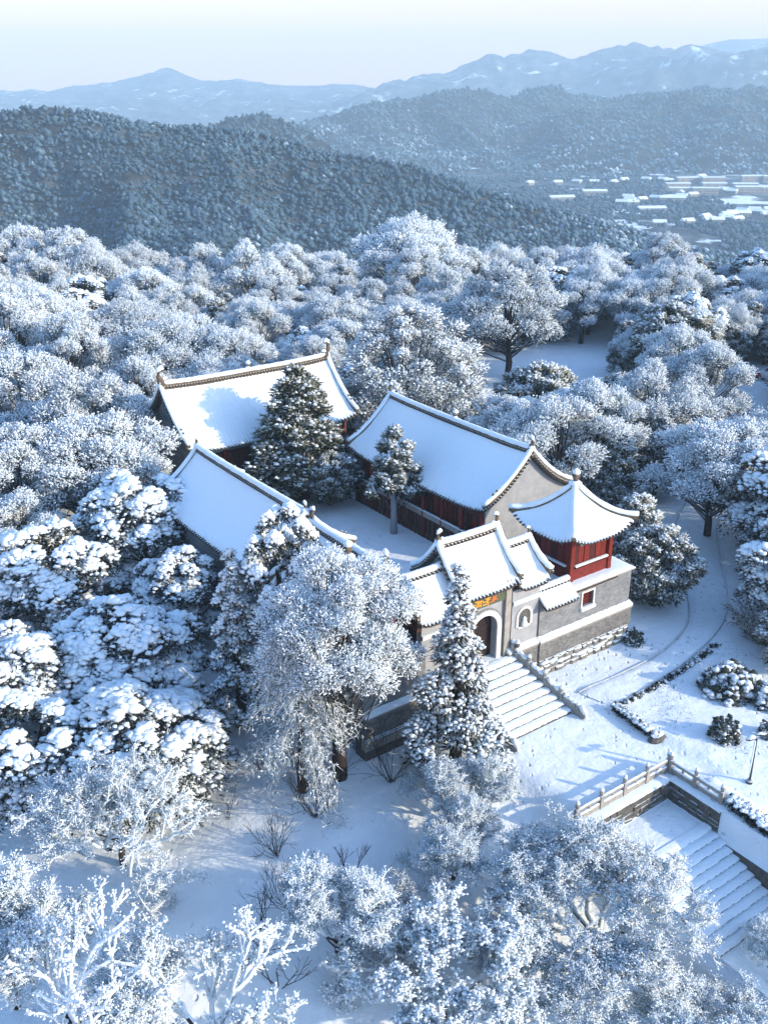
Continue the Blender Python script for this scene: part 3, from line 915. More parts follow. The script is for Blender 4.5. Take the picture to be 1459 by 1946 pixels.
build_roof(groof, RG, 0.25, 0.17, 0.006, fin=0.75, ridge_h=0.36, beasts=False)
gable_walls(groof, RG, 1.85, 1.5, 4.3, M['stucco'], False)
# wings either side of the gate with lower roofs
def gate_wing(u0, u1, label, overhang_l, overhang_r, hipped):
    uc = (u0 + u1) / 2
    g = site_thing('gate_wing', uc, 36.4, GZ, label, "gate wing")
    hw = (u1 - u0) / 2
    m = MB(); m.box(-hw + 0.02, hw - 0.02, -0.98, -0.55, -2.2, 3.95)
    wall = m.build('front_wall', M['stucco_pale'], g)
    m = MB(); m.box(-hw, hw, 0.9, 1.2, -1.0, 4.2); m.build('rear_wall', M['stucco'], g)
    m = MB(); m.box(-hw + 0.05, hw - 0.05, -1.08, -0.985, 3.05, 3.22); m.build('string_course', M['white'], g)
    m = MB(); m.box(-hw + 0.05, hw - 0.05, -1.10, -0.985, 3.222, 3.29); m.build('course_snow', M['snow'], g)
    rf = empty('main_roof', ((overhang_r - overhang_l) / 2, 0.55, 0), 0.0); rf.parent = g
    R = Roof(hw + (overhang_l + overhang_r) / 2, 1.95, 4.10, 5.75, 0.50, 0.10)
    build_roof(rf, R, 0.25, 0.18, 0.005, fin=0.6, ridge_h=0.30, barge=hipped, fins=hipped, beasts=False)
    gable_walls(rf, R, R.L - 0.35, 1.5, 3.6, M['brown'], False)
    return g, hw
wr, hwr = gate_wing(34.45, 36.55, "low roofed wing on the right of the arched gate, arched niche in its wall", 0.0, 0.45, (1,))
# niche in the right wing
m = MB(); arch_band(m, -0.10, 2.15, 0.46, 0.60, 1.55, -1.05, -0.985); m.box(-0.55, 0.35, -1.06, -0.985, 1.44, 1.545); m.build('niche_surround', M['white'], wr)
m = MB(); arch_band(m, -0.10, 2.15, 0.02, 0.45, 1.55, -0.992, -0.984); m.build('niche', M['dark_stone'], wr)
m = MB(); m.lathe([(0.20, 0), (0.22, 0.1), (0.12, 0.35), (0.14, 0.45), (0.05, 0.58)], (-0.12, -1.06, 1.56), 8); m.build('niche_snow', M['snow'], wr, True)
wl, hwl = gate_wing(28.1, 30.8, "low roofed wing on the left of the arched gate behind the pointed conifer", 0.6, 0.0, (-1,))

# ------------------------------------------------------------------ front wall
def front_wall(u0, u1, v, label, ret, window=None, stones=True, z_low=0.0, right_end=True):
    uc, L = (u0 + u1) / 2, (u1 - u0) / 2
    g = site_thing('temple_wall', uc, v, 0, label, "wall")
    # local front face at y = 0, wall goes back +y
    if window:
        wx, wz0, wz1, ww = window
        m = MB()
        m.box(-L, wx - ww, 0.12, 0.7, 2.55, 4.86); m.box(wx + ww, L, 0.12, 0.7, 2.55, 4.86)
        m.box(wx - ww, wx + ww, 0.12, 0.7, 2.55, wz0); m.box(wx - ww, wx + ww, 0.12, 0.7, wz1, 4.86)
        m.build('upper_wall', M['stucco'], g)
        m = MB(); m.box(wx - ww, wx + ww, 0.30, 0.34, wz0, wz1); w_ = m.build('window', M['red_dark'], g)
        m = MB()
        for s in (-1, 1): m.box(wx + s * ww - (0.10 if s < 0 else -0.0), wx + s * ww + (0.0 if s < 0 else 0.10), 0.06, 0.117, wz0 - 0.0, wz1)
        m.box(wx - ww - 0.1, wx + ww + 0.1, 0.06, 0.117, wz1 + 0.002, wz1 + 0.10)
        m.build('frame', M['white'], w_)
        m = MB(); m.box(wx - ww - 0.12, wx + ww + 0.12, -0.06, 0.30, wz0 - 0.20, wz0 - 0.003); m.build('sill', M['snow'], w_)
        m = MB()
        for t in np.linspace(-ww + 0.12, ww - 0.12, 4): m.box(wx + t - 0.02, wx + t + 0.02, 0.26, 0.297, wz0, wz1)
        for t in np.linspace(wz0 + 0.15, wz1 - 0.15, 4): m.box(wx - ww, wx + ww, 0.255, 0.295, t - 0.02, t + 0.02)
        m.build('lattice', M['red'], w_)
    else:
        m = MB(); m.box(-L, L, 0.12, 0.7, 2.55, 4.86); m.build('upper_wall', M['stucco'], g)
    m = MB(); m.box(-L - 0.06, L + 0.06, -0.12, 0.72, 1.15, 2.42); m.build('plinth', M['brick_band'], g)
    m = MB()
    n = 60
    P = [[(-L - 0.08 + (2 * L + 0.16) * i / n, yy, 2.43 + zz + 0.025 * rr.uniform(-1, 1)) for yy, zz in ((-0.20, 0.0), (-0.19, 0.10), (-0.05, 0.17), (0.10, 0.24))] for i in range(n + 1)]
    Q = [[(p[0], p[1] + (0.0 if k < 3 else 0.0), 2.425) for k, p in enumerate(row)] for row in P]
    m.slab(P, Q); m.build('ledge_snow', M['snow'], g, True, 60)
    m = MB(); m.box(-L - 0.08, L + 0.08, -0.20, 0.10, 2.30, 2.424); m.build('ledge', M['stone'], g)
    if stones:
        # rough foundation: courses of rubble with snow lodged on them
        m = MB(); m.box(-L + 0.05, L - 0.02, 0.0, 0.7, z_low - 0.8, 1.145); m.build('foundation', M['dark_stone'], g)
        q = random.Random(9 + int(u0))
        z = z_low - 0.3
        while z < 1.10:
            h = q.uniform(0.24, 0.36)
            x = -L
            while x < L - 0.1:
                w = q.uniform(0.30, 0.75)
                x1 = min(x + w, L)
                d = q.uniform(0.10, 0.24)
                m = MB()
                j = lambda s=0.035: q.uniform(-s, s)
                z1 = min(z + h, 1.13)
                a = [(x + .02 + j(), -d * .55, z + .02 + j(.02)), (x1 - .02 + j(), -d * .55, z + .02 + j(.02)), (x1 - .02 + j(), -d * .6 + j(), z1 - .02 + j(.02)), (x + .02 + j(), -d * .6 + j(), z1 - .02 + j(.02))]
                cxm, czm = (x + x1) / 2, (z + z1) / 2
                b = [(cxm + (p[0] - cxm) * .72, -d + j(), czm + (p[2] - czm) * .7) for p in a]
                c = [(p[0], 0.05, p[2]) for p in a]
                m.add(c + a + b, [(0, 1, 5, 4), (1, 2, 6, 5), (2, 3, 7, 6), (3, 0, 4, 7), (4, 5, 9, 8), (5, 6, 10, 9), (6, 7, 11, 10), (7, 4, 8, 11), (8, 9, 10, 11)])
                m.build('stone', M['rubble'], g)
                x = x1
            z += h
        # ragged snow drifts lodged along the foundation
        m = MB()
        x = -L
        while x < L:
            w = q.uniform(0.4, 1.3); zt = q.uniform(0.55, 1.15)
            if q.random() < 0.75:
                m.tube([(x, -0.05, zt - .12), (x + w * .3, -0.20, zt - .05 + q.uniform(-.05, .05)), (x + w * .7, -0.2, zt - .04 + q.uniform(-.05, .05)), (x + w, -0.05, zt - .12)], [0.04, 0.13, 0.14, 0.04], 7, True, 0.8)
            x += w * q.uniform(0.7, 1.2)
        tag(m.build('lodged_snow', M['snow'], g, True), kind='stuff')
    else:
        m = MB(); m.box(-L - 0.10, L + 0.10, -0.2, 0.7, z_low - 0.8, 1.145); m.build('foundation', M['dark_stone'], g)
        m = MB(); m.box(-L - 0.14, L + 0.14, -0.28, 0.1, 0.55, 1.10); m.build('footing_course', M['stone'], g)
    # return walls
    for (x, length, side) in ret:
        m = MB(); m.box(x - 0.29, x + 0.29, 0.702, length, -2.0, 4.86); m.build('return_wall', M['stucco'], g)
    return g, L

wall_r, Lr = front_wall(36.55, 44.15, 35.2, "grey front wall on the right with small red window and rubble stone foot", [(3.8 - 0.29, 6.6, 1)], (0.08, 3.50, 4.42, 0.46))
# tiled coping between the wing and the pavilion terrace
cop = empty('coping', (-2.55, 0.55, 0), 0.0); cop.parent = wall_r
m = MB(); m.prism([(-1.25, 4.86), (1.25, 4.86), (1.25, 4.9), (-1.25, 4.9)], 0, 0.3)
Rc = Roof(1.28, 0.95, 4.62, 5.42, 0.05, 0.02)
build_roof(cop, Rc, 0.25, 0.13, 0.006, fin=0.01, ridge_h=0.10, barge=(), fins=(), beasts=False, sides=(-1, 1))
wall_l, Ll = front_wall(24.15, 28.1, 34.9, "grey front wall on the left seen between frosted trees, snowy ledge along it", [(-1.97 + 0.29, 8.0, -1)], None, False)
wall_m, Lm = front_wall(28.1, 30.9, 35.1, "short front wall stretch under the left gate wing behind the conifers", [], None, False)
wall_n, Ln = front_wall(34.25, 36.5, 35.3, "short wall plinth beside the stairs below the arched niche", [], None, True)
for o in list(wall_n.children) + list(wall_m.children):
    if o.name.startswith('upper_wall'): bpy.data.objects.remove(o, do_unlink=True)

# ------------------------------------------------------------------ corner pavilions
def pavilion(u, v, zb, label, E=2.54):
    g = site_thing('corner_pavilion', u, v, zb, label, "pavilion")
    hw = 1.60
    ze, za = 2.72, 5.15                         # eave and apex above the base
    def rz_(t, s):                               # t: 0 apex .. 1 eave, s: -1..1 along the side
        h = 1 - t
        return ze + (za - ze) * (0.45 * h + 0.55 * h * h) + 0.62 * t * t * abs(s) ** 3
    dirs = [((1, 0), (0, -1)), ((0, 1), (1, 0)), ((-1, 0), (0, 1)), ((0, -1), (-1, 0))]
    for ax, out in dirs:
        n_t, ntile = 16, 20
        n_s = ntile * 4
        P, Q, P2, Q2 = [], [], [], []
        for i in range(n_s + 1):
            s = -1 + 2 * i / n_s
            k = i / 4
            ph = abs(k - round(k)) * 2
            ed = 1 + 0.02 + rr.uniform(0, 0.012) - 0.075 * ph ** 1.3
            r1, r2, r3, r4 = [], [], [], []
            for j in range(n_t + 1):
                t = max(0.02, j / n_t) * ed
                d = E * t
                x = ax[0] * s * d + out[0] * d; y = ax[1] * s * d + out[1] * d
                z = rz_(min(t, 1.02), s)
                sn = 0.15 + 0.03 * float(fbm(np.array(x * 1.1 + 3), np.array(y * 1.1 + 8), 2))
                r1.append((x, y, z + sn - 0.06 * max(0, j / n_t - 0.92) / 0.08)); r2.append((x, y, z + 0.01 - 0.05 * max(0, j / n_t - 0.92) / 0.08))
                t2 = max(0.02, j / n_t) * 0.99; d2 = E * t2
                r3.append((ax[0] * s * d2 + out[0] * d2, ax[1] * s * d2 + out[1] * d2, rz_(t2, s)))
                r4.append((r3[-1][0], r3[-1][1], r3[-1][2] - 0.12))
            P.append(r1); Q.append(r2); P2.append(r3); Q2.append(r4)
        m = MB(); m.slab(P, Q); m.build('roof_snow', M['snow_roof'], g, True, 50)
        m = MB(); m.slab(P2[::4], Q2[::4]); m.build('roof_slope', M['tile'], g)
        m = MB()
        for k in range(ntile + 1):
            s = -1 + 2 * k / ntile
            z = rz_(1, s) - 0.04
            a = (ax[0] * s * E * .93 + out[0] * E * .93, ax[1] * s * E * .93 + out[1] * E * .93, z + 0.05)
            b = (ax[0] * s * E + out[0] * (E + .06), ax[1] * s * E + out[1] * (E + .06), z - 0.03)
            m.tube([a, b], 0.075, 6)
        tag(m.build('eave_tiles', M['tile'], g), kind='stuff')
    for sx in (-1, 1):
        for sy in (-1, 1):
            pts = [(sx * E * 1.02 * t, sy * E * 1.02 * t, rz_(t, 1) + 0.12) for t in np.linspace(0.04, 1.03, 14)]
            m = MB()
            for a, b in zip(pts[:-1], pts[1:]): m.bar(a, b, 0.20, 0.30)
            m.build('hip_ridge', M['ridge'], g)
            m = MB(); m.tube([(p[0], p[1], p[2] + 0.17) for p in pts], [0.19 * (1 + .12 * rr.uniform(-1, 1)) for _ in pts], 8, True, 0.8); m.build('hip_snow', M['snow_roof'], g, True)
    m = MB(); m.lathe([(0.30, 0), (0.34, 0.12), (0.20, 0.25), (0.14, 0.38), (0.22, 0.55), (0.24, 0.68), (0.12, 0.82), (0.08, 0.95)], (0, 0, za + 0.02), 10)
    m.build('roof_finial', M['ridge'], g, True)
    m = MB(); m.lathe([(0.34, 0.08), (0.40, 0.18), (0.22, 0.32)], (0, 0, za + 0.02), 10); m.build('finial_snow', M['snow_roof'], g, True)
    m = MB(); m.lathe([(0.12, 0.70), (0.24, 0.78), (0.20, 0.95), (0.06, 1.08)], (0.02, 0, za + 0.02), 8)
    m.build('finial_snow', M['snow_roof'], g, True)
    # body
    for sx in (-1, 1):
        for sy in (-1, 1):
            m = MB(); m.box(sx * hw - 0.15, sx * hw + 0.15, sy * hw - 0.15, sy * hw + 0.15, 0, 2.95); m.build('corner_post', M['red'], g)
    for ax, out in dirs:
        def B(m, s0, s1, o0, o1, z0, z1):
            xs_ = sorted((ax[0] * s0 + out[0] * o0, ax[0] * s1 + out[0] * o1)); ys_ = sorted((ax[1] * s0 + out[1] * o0, ax[1] * s1 + out[1] * o1))
            m.box(xs_[0], xs_[1], ys_[0], ys_[1], z0, z1)
        m = MB(); B(m, -hw + .16, hw - .16, hw - 0.10, hw + 0.06, 0, 0.85); m.build('lower_wall', M['red'], g)
        m = MB(); B(m, -hw + .25, hw - .25, hw + 0.062, hw + 0.20, 0.80, 0.92); m.build('rail', M['red_dark'], g)
        m = MB(); B(m, -hw + .25, hw - .25, hw + 0.062, hw + 0.21, 0.925, 1.03); m.build('rail_snow', M['snow'], g)
        m = MB(); B(m, -hw + .16, hw - .16, hw - 0.16, hw - 0.08, 0.855, 2.5); m.build('back_panel', M['brown'], g)
        for q in range(6):
            a = -hw + .18 + q * (2 * hw - .36) / 6
            b = a + (2 * hw - .36) / 6 - 0.05
            m = MB(); B(m, a, b, hw - 0.078, hw - 0.02 - 0.02 * (q % 2), 0.86, 2.38); m.build('shutter', M['red'] if q % 3 else M['red_dark'], g)
        m = MB(); B(m, -hw + .16, hw - .16, hw - 0.08, hw + 0.03, 2.40, 2.62); m.build('frieze', M['red_dark'], g)
        for q in range(3):
            a = -0.95 + q * 0.75
            m = MB(); B(m, a, a + 0.38, hw + 0.032, hw + 0.07, 2.16, 2.56); m.build('painted_bracket', M['teal'], g)
    m = MB(); m.box(-hw - .25, hw + .25, -hw - .25, hw + .25, -0.30, -0.003); m.build('floor_slab', M['snow'], g)
    return g
pav_r = pavilion(41.1, 37.6, 5.02, "red corner pavilion with snowy pyramid roof on the right end of the front wall")
pav_l = pavilion(25.15, 37.7, 4.75, "red corner pavilion on the left, only an eave corner showing between frosted crowns")
# terrace decks they stand on
for (u0, u1, v0, v1, z, lab) in ((38.95, 44.25, 35.1, 41.5, 4.9, "snow covered terrace deck around the right corner pavilion"), (24.1, 28.0, 34.95, 40.5, 4.65, "snow covered terrace deck around the left corner pavilion")):
    g = site_thing('terrace_deck', (u0 + u1) / 2, (v0 + v1) / 2, 0, lab, "terrace")
    a, b = (u1 - u0) / 2, (v1 - v0) / 2
    m = MB(); m.box(-a + .15, a - .1, -b + .85, b, -1.0, z - 0.20); m.build('podium', M['stucco'], g)
    m = MB(); m.box(-a, a + .02, -b, b, z - 0.04, z + 0.05); m.build('slab', M['stone'], g)
    m = MB()
    n = 24
    P = [[(-a + 2 * a * i / n, -b + 2 * b * j / n, z + 0.10 + (0.05 if 0 < i < n and 0 < j < n else -0.03) + rr.uniform(-.012, .012)) for j in range(n + 1)] for i in range(n + 1)]
    Q = [[(p[0], p[1], z + 0.053) for p in row] for row in P]
    m.slab(P, Q); m.build('deck_snow', M['snow'], g, True, 60)
    m = MB(); m.box(-a + 0.05, a - 1.6, -b - 0.05, -b + 0.3, z - 0.10, z - 0.043); m.build('slab_edge', M['black'], g)
# ------------------------------------------------------------------ gate stairs
def local(u, v, o_u, o_v): return (u - o_u, v - o_v)
st = site_thing('gate_stairs', 33.2, 33.4, 0, "snow covered stone stairs climbing from the plaza to the temple gate", "stairs")
NS = 9
for k in range(NS):
    t0, t1 = k / NS, (k + 1) / NS
    v0, v1 = 31.5 + 3.75 * t0, 31.5 + 3.75 * t1
    z1 = 2.25 * t1
    ur0, ul0 = 35.55 - 1.2 * t0, 31.0 + 0.35 * t0
    a, b = local(ul0, v0, 33.2, 33.4), local(ur0, v0, 33.2, 33.4)
    m = MB(); m.box(a[0], b[0], a[1], 2.0, z1 - 0.30 if k else -0.1, z1 - 0.02)
    s = m.build('step', M['dark_stone'], st)
    n = 40
    P, Q = [], []
    for i in range(n + 1):
        x = a[0] + 0.05 + (b[0] - a[0] - 0.1) * i / n
        w = 0.02 * rr.uniform(-1, 1)
        P.append([(x, a[1] - 0.045 + w, z1 - 0.080 + w*.8), (x, a[1] - 0.05 + w, z1 - 0.04), (x, a[1] + 0.02, z1 + 0.045 + w * .5), (x, a[1] + 0.2, z1 + 0.06), (x, a[1] + 0.46, z1 + 0.05)])
        Q.append([(x, a[1] - 0.008, z1 - 0.098), (x, a[1] - 0.008, z1 - 0.05), (x, a[1] + 0.03, z1 - 0.017), (x, a[1] + 0.2, z1 - 0.017), (x, a[1] + 0.46, z1 - 0.017)])
    m = MB(); m.slab(P, Q); m.build('step_snow', M['snow'], s, True, 60)

def post(m, x, y, z, h, r=0.11):
    m.box(x - r, x + r, y - r, y + r, z, z + h * 0.72)
def post_part(parent, x, y, z, h, r=0.11, mat='stone', snow=True):
    m = MB(); m.box(x - r, x + r, y - r, y + r, z, z + h * 0.70)
    m.lathe([(r * .75, h * .70), (r * .8, h * .74), (r * 1.15, h * .80), (r * 1.2, h * .90), (r * .8, h * .98), (r * .2, h)], (x, y, z), 9)
    p = m.build('post', M[mat], parent)
    tag(p, kind='stuff') if False else None
    if snow:
        m = MB(); m.lathe([(r * 1.0, h * .93), (r * 1.15, h * .98), (r * .8, h * 1.06), (r * .2, h * 1.09)], (x + .01, y + .015, z), 8)
        m.build('cap_snow', M['snow'], p, True)
    return p

def stair_cheek(u0, u1, label):
    g = site_thing('stair_balustrade', u0, 31.2, 0, label, "balustrade")
    n = 5
    pts = []
    for k in range(n):
        t = k / (n - 1)
        u = u0 + (u1 - u0) * t; v = 31.2 + 4.0 * t; z = max(0.0, 2.25 * (t * 4.0 - 0.3) / 3.75)
        pts.append((u - u0, v - 31.2, z))
    for k, p in enumerate(pts):
        post_part(g, p[0], p[1], p[2] - 0.1, 1.05 if k else 0.8, 0.12)
    for a, b in zip(pts[:-1], pts[1:]):
        m = MB()
        A = Vector(a); B_ = Vector(b); d = (B_ - A); dn = d.normalized()
        A2, B2 = A + dn * 0.15, B_ - dn * 0.15
        nrm = Vector((0.08, 0, 0))
        lo, hi = Vector((0, 0, -0.15)), Vector((0, 0, 0.60))
        m.add([A2 - nrm + lo, B2 - nrm + lo, B2 + nrm + lo, A2 + nrm + lo, A2 - nrm + hi, B2 - nrm + hi, B2 + nrm + hi, A2 + nrm + hi],
              [(3, 2, 1, 0), (4, 5, 6, 7), (0, 1, 5, 4), (1, 2, 6, 5), (2, 3, 7, 6), (3, 0, 4, 7)])
        pn = m.build('panel', M['stone'], g)
        m = MB()
        q = [A2 + (B2 - A2) * (i / 9) + Vector((rr.uniform(-.02, .02), 0, 0.64 + 0.05 * math.sin(i * 1.9) + rr.uniform(-.03, .03))) for i in range(10)]
        m.tube(q, [0.05] + [rr.uniform(.10, .16) for _ in range(8)] + [0.05], 8, True, 0.9)
        m.build('panel_snow', M['snow'], pn, True)
    # carved drum stone at the foot
    m = MB(); m.tube([(pts[0][0] - .1, -0.35, 0.28), (pts[0][0] + .1, -0.35, 0.28)], 0.30, 14); m.build('drum_stone', M['stone'], g)
    m = MB(); m.tube([(pts[0][0], -0.75, 0.06), (pts[0][0], -0.5, 0.42), (pts[0][0], -0.3, 0.60), (pts[0][0], -0.1, 0.62)], [0.03, 0.14, 0.16, 0.08], 8); m.build('drum_snow', M['snow'], g, True)
    return g
stair_cheek(35.75, 34.50, "snow topped stone balustrade along the right side of the gate stairs")
stair_cheek(30.75, 31.15, "snow topped stone balustrade along the left side of the gate stairs")
for (u, v, z, lab) in ((34.62, 35.05, 2.25, "dark carved stone post finial at the top right of the gate stairs"), (31.3, 34.4, 1.9, "snow capped stone lion at the upper left of the gate stairs")):
    g = site_thing('stone_lion', u, v, z, lab, "statue")
    m = MB(); m.box(-.2, .2, -.2, .2, -0.5, 0.25); m.build('pedestal', M['stone'], g)
    m = MB(); m.tube([(0, .14, .25), (0, .10, .45), (0, .0, .62), (0, -.08, .78), (0, -.14, .88)], [.15, .18, .15, .15, .09], 9)
    m.tube([(-.09, -.12, .25), (-.09, -.10, .5)], [.05, .06], 6); m.tube([(.09, -.12, .25), (.09, -.10, .5)], [.05, .06], 6)
    m.build('body', M['dark_stone'], g, True)
    m = MB(); m.tube([(0, .18, .55), (0, .04, .80), (0, -.10, .95), (0, -.2, .92)], [.05, .13, .13, .05], 8); m.build('snow_cap', M['snow'], g, True)

# ------------------------------------------------------------------ plaza end: balustrades, retaining walls, lower stairs
def balustrade(u0, v0, u1, v1, n, label, z0=0.0, drop=0.0):
    g = site_thing('stone_balustrade', u0, v0, z0, label, "balustrade")
    dx, dy = (u1 - u0), (v1 - v0)
    pts = [(dx * k / n, dy * k / n, -drop * k / n) for k in range(n + 1)]
    for p in pts: post_part(g, p[0], p[1], p[2], 1.12, 0.10)
    for a, b in zip(pts[:-1], pts[1:]):
        A, B_ = Vector(a), Vector(b); dn = (B_ - A).normalized()
        A2, B2 = A + dn * 0.102, B_ - dn * 0.102
        m = MB(); m.bar(A2 + Vector((0, 0, .66)), B2 + Vector((0, 0, .66)), 0.12, 0.12)
        r_ = m.build('rail', M['stone'], g)
        m = MB(); m.tube([A2 + (B2 - A2) * (i / 8) + Vector((0, 0, .735 + rr.uniform(-.01, .015))) for i in range(9)], [.03] + [rr.uniform(.05, .07) for _ in range(7)] + [.03], 7, True, .8); m.build('rail_snow', M['snow'], r_, True)
        m = MB(); m.bar(A2 + Vector((0, 0, .17)), B2 + Vector((0, 0, .17)), 0.10, 0.34)
        p_ = m.build('panel', M['stone'], g)
        m = MB(); m.tube([A2 + (B2 - A2) * (i / 8) + Vector((0, 0, .37 + rr.uniform(-.01, .02))) for i in range(9)], [.03] + [rr.uniform(.07, .10) for _ in range(7)] + [.03], 7, True, .7); m.build('panel_snow', M['snow'], p_, True)
        mid = (A2 + B2) / 2
        m = MB(); m.lathe([(.06, .34), (.05, .42), (.08, .5), (.05, .60)], (mid.x, mid.y, mid.z), 7); m.build('baluster', M['stone'], g)
    return g
balustrade(35.85, 25.1, 29.35, 25.1, 4, "stone balustrade with capped posts along the sunken end of the plaza, sunlit face")
balustrade(35.85, 24.95, 35.85, 21.9, 2, "shorter stone balustrade with snowy rails running down beside the lower stairs")

def rubble_face(name, u, v, z, length, zlo, zhi, axis, out, label, hi=(0.22, 0.36)):
    """retaining wall of rough stones; axis 'u' or 'v'; out: sign of the side it faces"""
    g = site_thing(name, u, v, z, label, "retaining wall")
    def bx_(a0, a1, d0, d1, z0, z1):
        d0, d1 = sorted((d0 * out, d1 * out))
        return (a0, a1, d0, d1, z0, z1) if axis == 'u' else (d0, d1, a0, a1, z0, z1)
    m = MB(); m.box(*bx_(0, length, -0.45, 0.0, zlo - 0.6, zhi - 0.02)); m.build('core', M['dark_stone'], g)
    q = random.Random(int(length * 100) + int(u))
    zz = zlo - 0.1
    while zz < zhi - 0.06:
        h = q.uniform(*hi); x = 0.0
        while x < length - 0.08:
            w = min(q.uniform(0.28, 0.62), length - x)
            d = q.uniform(0.05, 0.12)
            m = MB(); z1 = min(zz + h, zhi - 0.03)
            b = bx_(x + .012, x + w - .012, 0.002, d, zz + .012, z1 - .012)
            m.box(*b)
            # chip the outer corners
            for i in range(8):
                p = m.v[-8 + i] if False else m.v[i]
                m.v[i] = (p[0] + q.uniform(-.02, .02), p[1] + q.uniform(-.02, .02) * (1 if abs(p[1]) > .01 else 0), p[2] + q.uniform(-.02, .02))
            m.build('stone', M['dark_stone'], g)
            x += w
        zz += h
    m = MB()
    n = 30
    P = [[Vector((length * i / n, 0, 0)) for _ in range(4)] for i in range(n + 1)]
    PP, QQ = [], []
    for i in range(n + 1):
        a = length * i / n; w_ = rr.uniform(-.015, .015)
        row = [(0.10, zhi + 0.0), (0.11 + w_, zhi + .06), (-.1, zhi + .11 + w_), (-.55, zhi + .06)]
        rw = [(0.10, zhi - .018), (0.07, zhi - .018), (-.1, zhi - .018), (-.55, zhi - .018)]
        f_ = (lambda d, z_: (a, d * out, z_)) if axis == 'u' else (lambda d, z_: (d * out, a, z_))
        PP.append([f_(d, z_) for d, z_ in row]); QQ.append([f_(d, z_) for d, z_ in rw])
    m.slab(PP, QQ); m.build('coping_snow', M['snow'], g, True, 60)
    return g
rubble_face('retaining_wall', 29.55, 24.62, 0, 5.92, -1.2, -0.02, 'u', -1, "dark rough stone retaining wall under the front balustrade")
rubble_face('retaining_wall', 35.47, 21.6, 0, 3.0, -1.35, -0.02, 'v', -1, "dark rough stone retaining wall on the right of the sunken landing")

ls = site_thing('lower_stairs', 32.9, 22.3, -1.15, "shaded snowy lower stairs descending below the plaza balustrade", "stairs")
for k in range(11):
    y0 = -0.42 - 0.42 * k
    zt = -0.168 * k
    m = MB(); m.box(-2.4, 2.5, y0, y0 + 0.9, zt - 0.30, zt - 0.02); s = m.build('step', M['dark_stone'], ls)
    n = 30
    P, Q = [], []
    for i in range(n + 1):
        x = -2.38 + 4.86 * i / n; w = rr.uniform(-.02, .02)
        e = 0.05 if rr.random() < 0.6 else 0.015
        P.append([(x, y0 - e, zt - 0.030 + w*.4), (x, y0 - e, zt - .005), (x, y0 + .03, zt + .055 + w * .5), (x, y0 + .2, zt + .07), (x, y0 + .47, zt + .06)])
        Q.append([(x, y0 - .006, zt - .045), (x, y0 - .006, zt - .04), (x, y0 + .03, zt - .017), (x, y0 + .2, zt - .017), (x, y0 + .47, zt - .017)])
    m = MB(); m.slab(P, Q); m.build('step_snow', M['snow'], s, True, 60)
m = MB(); m.box(2.505, 2.62, -5.2, -0.2, -2.6, -0.4); m.build('side_kerb', M['dark_stone'], ls)

# ------------------------------------------------------------------ winding path with its kerbs
def strip(name, Lp, Rp, mat, lift):
    n = 90
    def samp(P):
        P = np.array(P, float); d = np.r_[0, np.cumsum(np.hypot(*np.diff(P, axis=0).T))]
        t = np.linspace(0, d[-1], n)
        a = np.stack([np.interp(t, d, P[:, 0]), np.interp(t, d, P[:, 1])], -1)
        for _ in range(6): a[1:-1] = (a[:-2] + 2 * a[1:-1] + a[2:]) / 4
        return a
    A, B_ = samp(Lp), samp(Rp)
    k = 9
    V_, nrm = [], []
    for i in range(n):
        for j in range(k):
            p = A[i] + (B_[i] - A[i]) * j / (k - 1)
            x, y = W(p[0], p[1])
            V_.append((x, y, float(ground_z(x, y)) + lift - (0.06 if j in (0, k - 1) else 0)))
    idx = np.arange(n * k).reshape(n, k)
    f_ = np.stack([idx[:-1, :-1], idx[:-1, 1:], idx[1:, 1:], idx[1:, :-1]], -1).reshape(-1, 4)
    o = obj(name, mesh_np(name, V_, f_, mat, True))
    return o, A, B_
PL = [(37.3, 32.6), (41, 32.55), (45.2, 32.7), (48.6, 33.8), (51.5, 36.2), (55.2, 40.2), (60, 44.5), (70, 50), (84, 58), (96, 66)]
PR = [(37.9, 30.4), (42, 30.7), (46.5, 31.4), (50.5, 32.6), (53.6, 34.6), (58.0, 38.6), (62.2, 42.3), (72, 47.4), (86, 55), (98, 63)]
path, PA, PB = strip('path', PL, PR, M['snow_ground'], 0.05)
tag(path, "snow covered path curving away from the plaza round the temple", None, None, 'structure')
for A in (PA, PB):
    m = MB()
    pts = []
    for p in A[:44]:
        x, y = W(p[0], p[1]); pts.append((x, y, float(ground_z(x, y)) + 0.075 + rr.uniform(-.035, .02)))
    m.tube(pts, 0.045, 5)
    m.build('kerb', M['dark_stone'], path)

# ------------------------------------------------------------------ garden lamp
lx, ly = 18.0, 40.35
lamp = empty('garden_lamp', (lx, ly, float(ground_z(lx, ly))), math.radians(20), "dark garden lamp post with snowy double head on the lawn", "lamp")
m = MB(); m.lathe([(0.17, -0.1), (0.17, 0.12), (0.10, 0.16), (0.10, 0.2)], n=10); m.build('base', M['metal'], lamp)
m = MB(); m.tube([(0, 0, 0.15), (0, 0, 1.2), (0.01, 0, 2.62)], [0.075, 0.065, 0.05], 9); m.build('pole', M['metal'], lamp, True)
m = MB(); m.tube([(-0.075, 0.0, 0.3), (-0.07, 0, 1.3), (-0.055, 0, 2.5)], [0.02, 0.045, 0.04], 6); m.build('pole_snow', M['snow'], lamp, True)
m = MB(); m.bar((-0.30, 0, 2.66), (0.36, 0, 2.72), 0.06, 0.05); m.build('arm', M['metal'], lamp)
m = MB(); m.tube([(-0.62, 0, 2.66), (-0.55, 0, 2.70), (-0.2, 0, 2.72), (-0.12, 0, 2.70)], [0.03, 0.17, 0.17, 0.03], 10, True, 0.4); h_ = m.build('lamp_head', M['metal'], lamp, True)
